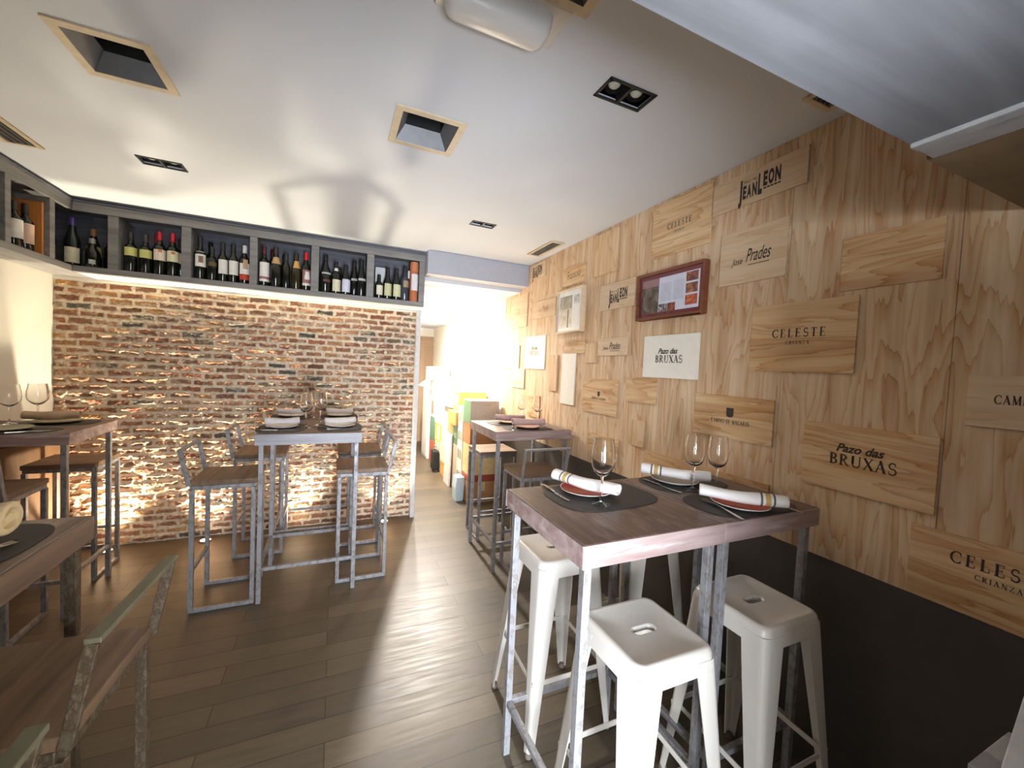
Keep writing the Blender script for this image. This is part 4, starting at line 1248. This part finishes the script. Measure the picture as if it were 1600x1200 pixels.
def make_glass(label, x, y, h=0.24, rb=0.043, z=ZT_+0.0005):
    s = h/0.24
    t = thing('wine_glass', label, 'wine glass', (x, y, z), 0, 'empty wine glasses')
    zb = 0.110*s
    out = [(0.014, zb-0.003), (0.03, zb+0.010), (rb*0.92, zb+0.030), (rb, zb+0.052), (rb*0.97, zb+0.08), (rb*0.82, h-0.003), (rb*0.80, h)]
    inn = [(rb*0.80-0.0014, h), (rb*0.97-0.0015, zb+0.08), (rb-0.0016, zb+0.052), (rb*0.92-0.0016, zb+0.031), (0.028, zb+0.012), (0.010, zb+0.002), (0.0003, zb)]
    # one closed wall: foot, stem and bowl are separate pieces of the same blown glass
    MB().lathe([(0.0003, zb-0.006), (0.008, zb-0.005)]+out+inn, 28).build('bowl', M['glass'], t, smooth=True, angle=60)
    MB().lathe([(0.0003, 0.0125), (0.006, 0.012), (0.0042, 0.024), (0.0038, zb*0.6), (0.005, zb-0.012), (0.0078, zb-0.0065), (0.0003, zb-0.0065)], 14).build('stem', M['glass'], t, smooth=True, angle=60)
    MB().lathe([(0.0003, 0.0), (0.036, 0.0), (0.037, 0.0015), (0.020, 0.006), (0.006, 0.0115), (0.0003, 0.012)], 28).build('foot', M['glass'], t, smooth=True, angle=60)
    return t


def make_knife(label, x, y, rz, z):
    t = thing('table_knife', label, 'knife', (x, y, z), rz, 'knives on the tables')
    MB().rings([[(a, -w_, b), (a, w_, b), (a, w_, c), (a, -w_, c)] for a, w_, b, c in ((-0.105, 0.004, 0.0005, 0.004), (-0.09, 0.0065, 0.0003, 0.007), (-0.02, 0.0055, 0.0003, 0.006), (0.0, 0.004, 0.0005, 0.004))], cap0=True, cap1=True).build('handle', M['cutlery'], t, bevel=0.001)
    MB().rings([[(a, w0, 0.0008), (a, w1, 0.0008), (a, w1, 0.0022), (a, w0, 0.0022)] for a, w0, w1 in ((0.0, -0.004, 0.004), (0.012, -0.0085, 0.004), (0.07, -0.0095, 0.004), (0.095, -0.005, 0.004), (0.105, 0.002, 0.004))], cap0=True, cap1=True).build('blade', M['cutlery'], t)
    return t


def make_fork(label, x, y, rz, z):
    t = thing('table_fork', label, 'fork', (x, y, z), rz, 'forks on the tables')
    MB().rings([[(a, -w_, b), (a, w_, b), (a, w_, b+0.0025), (a, -w_, b+0.0025)] for a, w_, b in ((-0.105, 0.006, 0.001), (-0.08, 0.0075, 0.002), (-0.02, 0.0035, 0.006), (0.03, 0.003, 0.008), (0.045, 0.008, 0.007), (0.055, 0.011, 0.006))], cap0=True, cap1=True).build('handle', M['cutlery'], t)
    for k in range(4):
        y0 = -0.0095+k*0.00633
        MB().rings([[(a, y0-0.0016, b), (a, y0+0.0016, b), (a, y0+0.0016, b+0.002), (a, y0-0.0016, b+0.002)] for a, b in ((0.054, 0.006), (0.075, 0.0035), (0.095, 0.004), (0.100, 0.006))], cap0=True, cap1=True).build('tine', M['cutlery'], t)
    return t


# near right tables
placemat(0.955, 1.265, 0.215, 0.155, 'charcoal placemat on the left unit of the near right table', 0.05)
placemat(1.435, 1.31, 0.195, 0.125, 'charcoal placemat at the rear by the plywood wall, near right table', -0.03)
placemat(1.43, 1.035, 0.215, 0.130, 'charcoal placemat at the front of the wall side unit, near right table', -0.03)
plate(0.915, 1.305, 'red plate with white rim under the striped napkin at left', M['red_glaze'], M['china'])
plate(1.40, 1.325, 'grey plate with white rim under the napkin by the plywood wall', M['greychina'], M['china'])
plate(1.395, 1.005, 'red plate with white rim at the right front place setting', M['red_glaze'], M['china'])
napkin(0.905, 1.30, math.atan2(-0.27, 0.13), 'white striped rolled napkin on the left red plate', M['napkin'])
napkin(1.395, 1.32, math.atan2(-0.20, 0.19), 'white striped rolled napkin on the grey plate by the plywood wall', M['napkin'])
napkin(1.385, 0.990, math.atan2(0.20, -0.18), 'white rolled napkin on the right front red plate, stripes at its right end', M['napkin'])
make_knife('knife on the placemat left of the left red plate', 0.790, 1.33, math.atan2(-0.22, 0.0), ZT_+0.004)
make_knife('knife on the placemat left of the grey plate by the plywood wall', 1.285, 1.285, math.atan2(-0.22, 0.02), ZT_+0.004)
make_fork('fork on the placemat in front of the right red plate', 1.285, 0.995, math.atan2(0.23, 0.05), ZT_+0.004)
make_knife('knife right of the right front red plate, beyond the napkin end', 1.55, 0.965, math.atan2(0.2, 0.02), ZT_+0.004)
make_glass('empty wine glass in front of the left red plate', 0.888, 1.170)
make_glass('left of the two empty wine glasses by the plywood wall', 1.385, 1.212, rb=0.041, h=0.232)
make_glass('right of the two empty wine glasses by the plywood wall', 1.468, 1.168, rb=0.041, h=0.232)
# middle table
MS = [(-0.315, 3.09, 'front left'), (0.045, 3.09, 'front right'), (-0.310, 3.665, 'rear left'), (0.045, 3.665, 'rear right')]
for x, y, nm in MS:
    placemat(x+0.0, y-0.01, 0.145, 0.20, 'charcoal placemat at the %s seat of the middle table' % nm)
    plate(x, y, 'pale plate at the %s seat of the middle table' % nm, M['china'], M['china'], 0.098)
    napkin(x, y, (0.12 if x < 0 else 0.2)+(0.0 if y < 3.4 else -0.1), 'grey rolled napkin on the %s plate of the middle table' % nm, M['napkin_grey'], L=0.20, r=0.027)
make_glass('left front empty wine glass on the middle table', -0.172, 3.08)
make_glass('right empty wine glass on the middle table', -0.085, 3.20)
make_glass('rear left empty wine glass on the middle table, partly behind another', -0.165, 3.62)
make_fork('fork beside the front right plate of the middle table', -0.065, 3.03, -0.9, ZT_+0.004)
make_knife('knife in front of the front left plate of the middle table', -0.325, 2.965, 0.05, ZT_+0.004)
make_knife('knife in front of the front right plate of the middle table', 0.06, 2.965, 0.12, ZT_+0.004)
# back right table
placemat(1.38, 3.14, 0.19, 0.13, 'charcoal placemat at the far seat of the back right table')
placemat(1.42, 2.87, 0.20, 0.125, 'charcoal placemat at the near seat of the back right table')
plate(1.38, 3.14, 'terracotta plate at the far seat of the back right table', M['pinkchina'], M['pinkchina'], 0.10)
plate(1.42, 2.87, 'terracotta plate at the near seat of the back right table', M['pinkchina'], M['pinkchina'], 0.10)
napkin(1.385, 3.14, -0.25, 'rose rolled napkin on the far plate of the back right table', M['napkin_rose'], L=0.25, r=0.031)
napkin(1.43, 2.875, -0.15, 'rose rolled napkin on the near plate of the back right table', M['napkin_rose'], L=0.26, r=0.031)
make_glass('left empty wine glass on the back right table', 1.525, 3.21)
make_glass('right empty wine glass on the back right table', 1.60, 3.05)
make_fork('fork beside the near plate of the back right table', 1.285, 2.86, 1.2, ZT_+0.004)
make_knife('knife beside the near plate of the back right table', 1.555, 2.83, 1.9, ZT_+0.004)
# back left table
placemat(-1.62, 3.13, 0.19, 0.10, 'charcoal placemat at the near seat of the back left table')
placemat(-1.58, 3.44, 0.19, 0.12, 'charcoal placemat at the far seat of the back left table')
plate(-1.66, 3.14, 'greenish grey plate at the near seat of the back left table', pm(150, 146, 120, 0.3), pm(150, 146, 120, 0.3), 0.11)
plate(-1.58, 3.43, 'greenish grey plate at the far seat of the back left table', pm(150, 140, 112, 0.3), pm(150, 140, 112, 0.3), 0.11)
napkin(-1.60, 3.43, 0.12, 'cream rolled napkin on the far plate of the back left table', pm(176, 150, 122, 0.9), L=0.24, r=0.032)
make_knife('knife beside the near plate of the back left table', -1.52, 3.07, 0.5, ZT_+0.004)
make_glass('left empty wine glass on the back left table', -1.775, 3.40, rb=0.05)
make_glass('right empty wine glass on the back left table', -1.70, 3.50, rb=0.05)
# near left table
placemat(-0.80, 1.33, 0.15, 0.155, 'charcoal placemat on the near left table')
plate(-0.83, 1.30, 'brown rimmed plate on the near left table', M['greychina'], pm(150, 110, 70, 0.3), 0.11)
napkin(-0.80, 1.335, 0.1, 'thick cream rolled napkin on the near left table', M['napkin_cream'], L=0.20, r=0.044)
make_fork('fork tips beside the cream napkin on the near left table', -0.74, 1.255, 1.0, ZT_+0.004)

# ------------------------------------------------------------------ cartons stacked along the corridor
CG = 'cartons stacked along the corridor wall'


def carton(x0, x1, y0, y1, z0, z1, col, label, tape=(206, 184, 140), side=None, patch=None):
    t = thing('carton', label, 'carton', ((x0+x1)/2, (y0+y1)/2, z0), 0, CG)
    hx, hy, h = (x1-x0)/2-0.002, (y1-y0)/2-0.002, z1-z0-0.001
    MB().box(-hx, hx, -hy, hy, 0.0005, h).build('carton_body', pm(*col, 0.8), t, bevel=0.004)
    if tape:
        mb = MB().box(-0.025, 0.025, -hy-0.0006, -hy+0.001, h*0.55, h-0.004)
        mb.build('tape', pm(*tape, 0.5), t)
    if side:
        MB().box(-hx-0.0008, -hx+0.001, -hy+0.003, hy-0.003, 0.006, h-0.006).build('printed_side', pm(*side, 0.7), t)
    if patch:
        for (u0, u1, v0, v1, c) in patch:
            MB().box(-hx-0.0016, -hx+0.001, -hy+u0*2*hy, -hy+u1*2*hy, v0*h, v1*h).build('printed_mark', pm(*c, 0.7), t)
    return t


carton(1.395, 1.755, 4.24, 4.50, 0.0, 0.24, (176, 132, 92), 'brown carton at the floor of the front stack')
carton(1.395, 1.755, 4.24, 4.50, 0.24, 0.315, (150, 70, 52), 'flat red brown carton low in the front stack', tape=None)
carton(1.395, 1.755, 4.24, 4.50, 0.315, 0.66, (206, 182, 132), 'cream carton in the middle of the front stack')
carton(1.395, 1.755, 4.24, 4.50, 0.66, 0.90, (168, 118, 74), 'orange brown carton under the topmost carton of the front stack')
tc_ = carton(1.385, 1.725, 4.22, 4.50, 0.90, 1.16, (186, 176, 164), 'grey carton with green side, topmost of the front stack', tape=None, side=(92, 128, 92))
MB().lathe([(0.030, -0.0008), (0.036, -0.0008)], 24).build('round_mark', pm(146, 138, 128), tc_)
o = tc_.children[-1]; o.rotation_euler = (PI/2, 0, 0); o.location = (0.03, -0.1385, 0.10)
MB().box(-0.05, 0.06, -0.1392, -0.138, 0.21, 0.216).build('printed_line', pm(150, 142, 132), tc_)
for i, (z0, z1) in enumerate(((0.16, 0.38), (0.38, 0.60), (0.60, 0.82), (0.82, 1.06))):
    carton(1.385, 1.75, 4.51, 4.70, z0 if i else 0.0, z1, (222, 216, 200), ('white carton with round pictures, on the floor of its column', 'white carton with round pictures, second from the floor', 'white carton with round pictures, third from the floor', 'white carton with round pictures, topmost of its column')[i], tape=None, patch=[(0.12, 0.45, 0.25, 0.75, (140, 150, 100)), (0.55, 0.88, 0.25, 0.75, (120, 126, 150))])
t = thing('paper_bag', 'light blue paper bag standing on the floor in front of the cartons', 'bag', (1.335, 4.42, 0))
MB().rings([[(-0.045, -0.07, 0.001), (0.045, -0.07, 0.001), (0.045, 0.07, 0.001), (-0.045, 0.07, 0.001)], [(-0.05, -0.075, 0.15), (0.05, -0.075, 0.15), (0.05, 0.075, 0.15), (-0.05, 0.075, 0.15)], [(-0.04, -0.075, 0.27), (0.05, -0.075, 0.27), (0.05, 0.075, 0.27), (-0.04, 0.075, 0.27)]], cap0=True, cap1=True).build('bag_body', pm(188, 206, 212, 0.7), t)
MB().box(-0.035, 0.045, -0.07, 0.07, 0.269, 0.275).build('bag_top', pm(226, 232, 232, 0.7), t)
carton(1.395, 1.75, 4.72, 4.94, 0.0, 0.56, (176, 160, 140), 'grey brown tall carton behind the white round picture cartons', tape=None)
carton(1.395, 1.75, 4.72, 4.94, 0.56, 0.80, (84, 112, 84), 'dark green carton low between white and brown cartons', tape=None, patch=[(0.2, 0.8, 0.3, 0.6, (120, 146, 112))])
carton(1.36, 1.75, 4.72, 5.10, 0.80, 0.97, (184, 140, 78), 'golden brown carton above the dark green one', tape=None)
carton(1.40, 1.75, 4.72, 5.00, 0.97, 1.22, (222, 180, 96), 'yellow gold carton topmost of the middle columns', tape=None, patch=[(0.3, 0.8, 0.3, 0.8, (240, 236, 220))])
t = thing('white_board', 'tall white flat board leaning against the cartons on the floor', 'board', (1.375, 5.05, 0))
MB().rings([[(-0.022, -0.13, 0.0005), (0.002, -0.13, 0.0005), (0.002, 0.13, 0.0005), (-0.022, 0.13, 0.0005)], [(-0.008, -0.13, 0.66), (0.016, -0.13, 0.66), (0.016, 0.13, 0.66), (-0.008, 0.13, 0.66)]], cap0=True, cap1=True).build('panel', pm(216, 212, 208, 0.5), t, bevel=0.004)
carton(1.40, 1.75, 4.95, 5.22, 0.0, 0.80, (188, 136, 92), 'tall orange brown carton behind the leaning white board', tape=None)
carton(1.40, 1.75, 5.24, 5.56, 0.0, 0.20, (206, 160, 92), 'honey coloured carton on the floor past the leaning board', tape=None)
carton(1.39, 1.75, 5.24, 5.56, 0.20, 0.46, (226, 206, 172), 'cream carton on the honey coloured carton', tape=None)
carton(1.40, 1.75, 5.24, 5.56, 0.46, 0.90, (216, 200, 176), 'buff carton third up past the leaning board', tape=None)
carton(1.40, 1.75, 5.12, 5.56, 0.98, 1.20, (236, 232, 226), 'white carton on top past the golden ones', tape=None)
carton(1.42, 1.75, 5.24, 5.50, 0.90, 0.98, (120, 104, 92), 'thin dark carton squeezed under a white one', tape=None)
t = thing('trolley_case', 'black wheeled case on the floor beside the cartons', 'case', (1.36, 5.72, 0))
MB().box(-0.04, 0.04, -0.10, 0.10, 0.03, 0.30).build('case_body', M['black'], t, bevel=0.01)
for y in (-0.07, 0.07):
    MB().lathe([(0.001, -0.01), (0.02, -0.01), (0.02, 0.01), (0.001, 0.01)], 14).build('wheel', M['rubber'], t, smooth=True)
    w_ = t.children[-1]; w_.rotation_euler = (0, PI/2, 0); w_.location = (0, y, 0.02)
MB().bar((0, -0.06, 0.30), (0, -0.06, 0.36), 0.01).bar((0, 0.06, 0.30), (0, 0.06, 0.36), 0.01).bar((0, -0.065, 0.36), (0, 0.065, 0.36), 0.014).build('handle', M['alu'], t)
carton(1.42, 1.75, 5.60, 6.0, 0.0, 0.42, (232, 230, 226), 'white carton behind the black wheeled case', tape=None, patch=[(0.2, 0.5, 0.3, 0.6, (90, 110, 140))])
carton(1.40, 1.75, 5.60, 5.95, 0.42, 0.68, (228, 196, 60), 'bright yellow carton above the black wheeled case', tape=None, patch=[(0.15, 0.6, 0.1, 0.9, (240, 232, 200))])
carton(1.40, 1.75, 5.60, 6.0, 0.68, 1.10, (236, 232, 228), 'white carton on the bright yellow carton', tape=None, patch=[(0.3, 0.6, 0.2, 0.8, (206, 190, 190))])
carton(1.42, 1.75, 6.04, 6.4, 0.0, 0.36, (176, 96, 70), 'reddish carton far down the corridor floor', tape=None)
carton(1.42, 1.75, 6.04, 6.4, 0.36, 0.72, (96, 130, 110), 'green carton above the far reddish carton', tape=None)
carton(1.42, 1.75, 6.04, 6.4, 0.72, 1.14, (226, 220, 220), 'far white carton above the green carton', tape=None, patch=[(0.4, 0.8, 0.1, 0.6, (150, 112, 92))])
t = thing('white_cabinet', 'tall white cabinet at the far end of the carton row', 'cabinet', (1.58, 6.68, 0))
MB().box(-0.18, 0.17, -0.22, 0.22, 0.0005, 1.22).build('cabinet_body', pm(226, 224, 220, 0.5), t, bevel=0.006)
MB().box(-0.186, -0.178, -0.20, 0.20, 0.05, 1.18).build('door', pm(232, 230, 226, 0.4), t, bevel=0.003)
t = thing('open_carton', 'open white carton with raised slanting flaps on top of the row', 'carton', (1.55, 6.25, 1.1405), 0, CG)
mb = MB()
mb.box(-0.15, 0.17, -0.16, 0.16, 0.0005, 0.20)
mb.build('carton_body', pm(236, 234, 232, 0.7), t, bevel=0.003)
MB().add([(-0.152, -0.16, 0.20), (-0.152, 0.16, 0.20), (-0.33, 0.16, 0.06), (-0.33, -0.16, 0.06), (-0.148, -0.16, 0.204), (-0.148, 0.16, 0.204), (-0.332, 0.16, 0.066), (-0.332, -0.16, 0.066)], [(0, 1, 2, 3), (4, 7, 6, 5), (0, 4, 5, 1), (2, 6, 7, 3), (1, 5, 6, 2), (0, 3, 7, 4)]).build('flap', pm(238, 236, 234, 0.7), t)
MB().add([(-0.15, 0.162, 0.20), (0.17, 0.162, 0.20), (0.17, 0.22, 0.36), (-0.15, 0.22, 0.36), (-0.15, 0.166, 0.199), (0.17, 0.166, 0.199), (0.17, 0.224, 0.359), (-0.15, 0.224, 0.359)], [(0, 1, 2, 3), (4, 7, 6, 5), (0, 4, 5, 1), (2, 6, 7, 3), (1, 5, 6, 2), (0, 3, 7, 4)]).build('flap', pm(238, 236, 234, 0.7), t)
carton(1.42, 1.74, 6.50, 6.86, 1.225, 1.50, (206, 200, 186), 'pale grey carton on top of the white cabinet', tape=None)

# wooden crate with a leaning white board by the entrance, bottom right corner
t = thing('wooden_crate', 'small wooden crate with pale rim at the bottom right corner', 'crate', (1.63, 0.345, 0))
MB().box(-0.12, 0.12, -0.055, 0.065, 0.0005, 0.575).build('crate_body', grainwood('crate wood', 2, srgb(96, 66, 44), srgb(124, 88, 60), 0.6), t, bevel=0.003)
MB().box(-0.126, 0.126, -0.061, 0.071, 0.575, 0.595).build('rim', M['trim'], t, bevel=0.003)
t = thing('menu_board', 'white menu board leaning on the wooden crate at the bottom right', 'board', (1.64, 0.335, 0.596))
MB().rings([[(-0.09, -0.05, 0), (-0.09, 0.04, 0), (-0.075, 0.04, 0), (-0.075, -0.05, 0)], [(0.03, -0.06, 0.26), (0.03, 0.03, 0.26), (0.045, 0.03, 0.26), (0.045, -0.06, 0.26)]], cap0=True, cap1=True).build('panel', pm(226, 228, 230, 0.5), t, bevel=0.003)
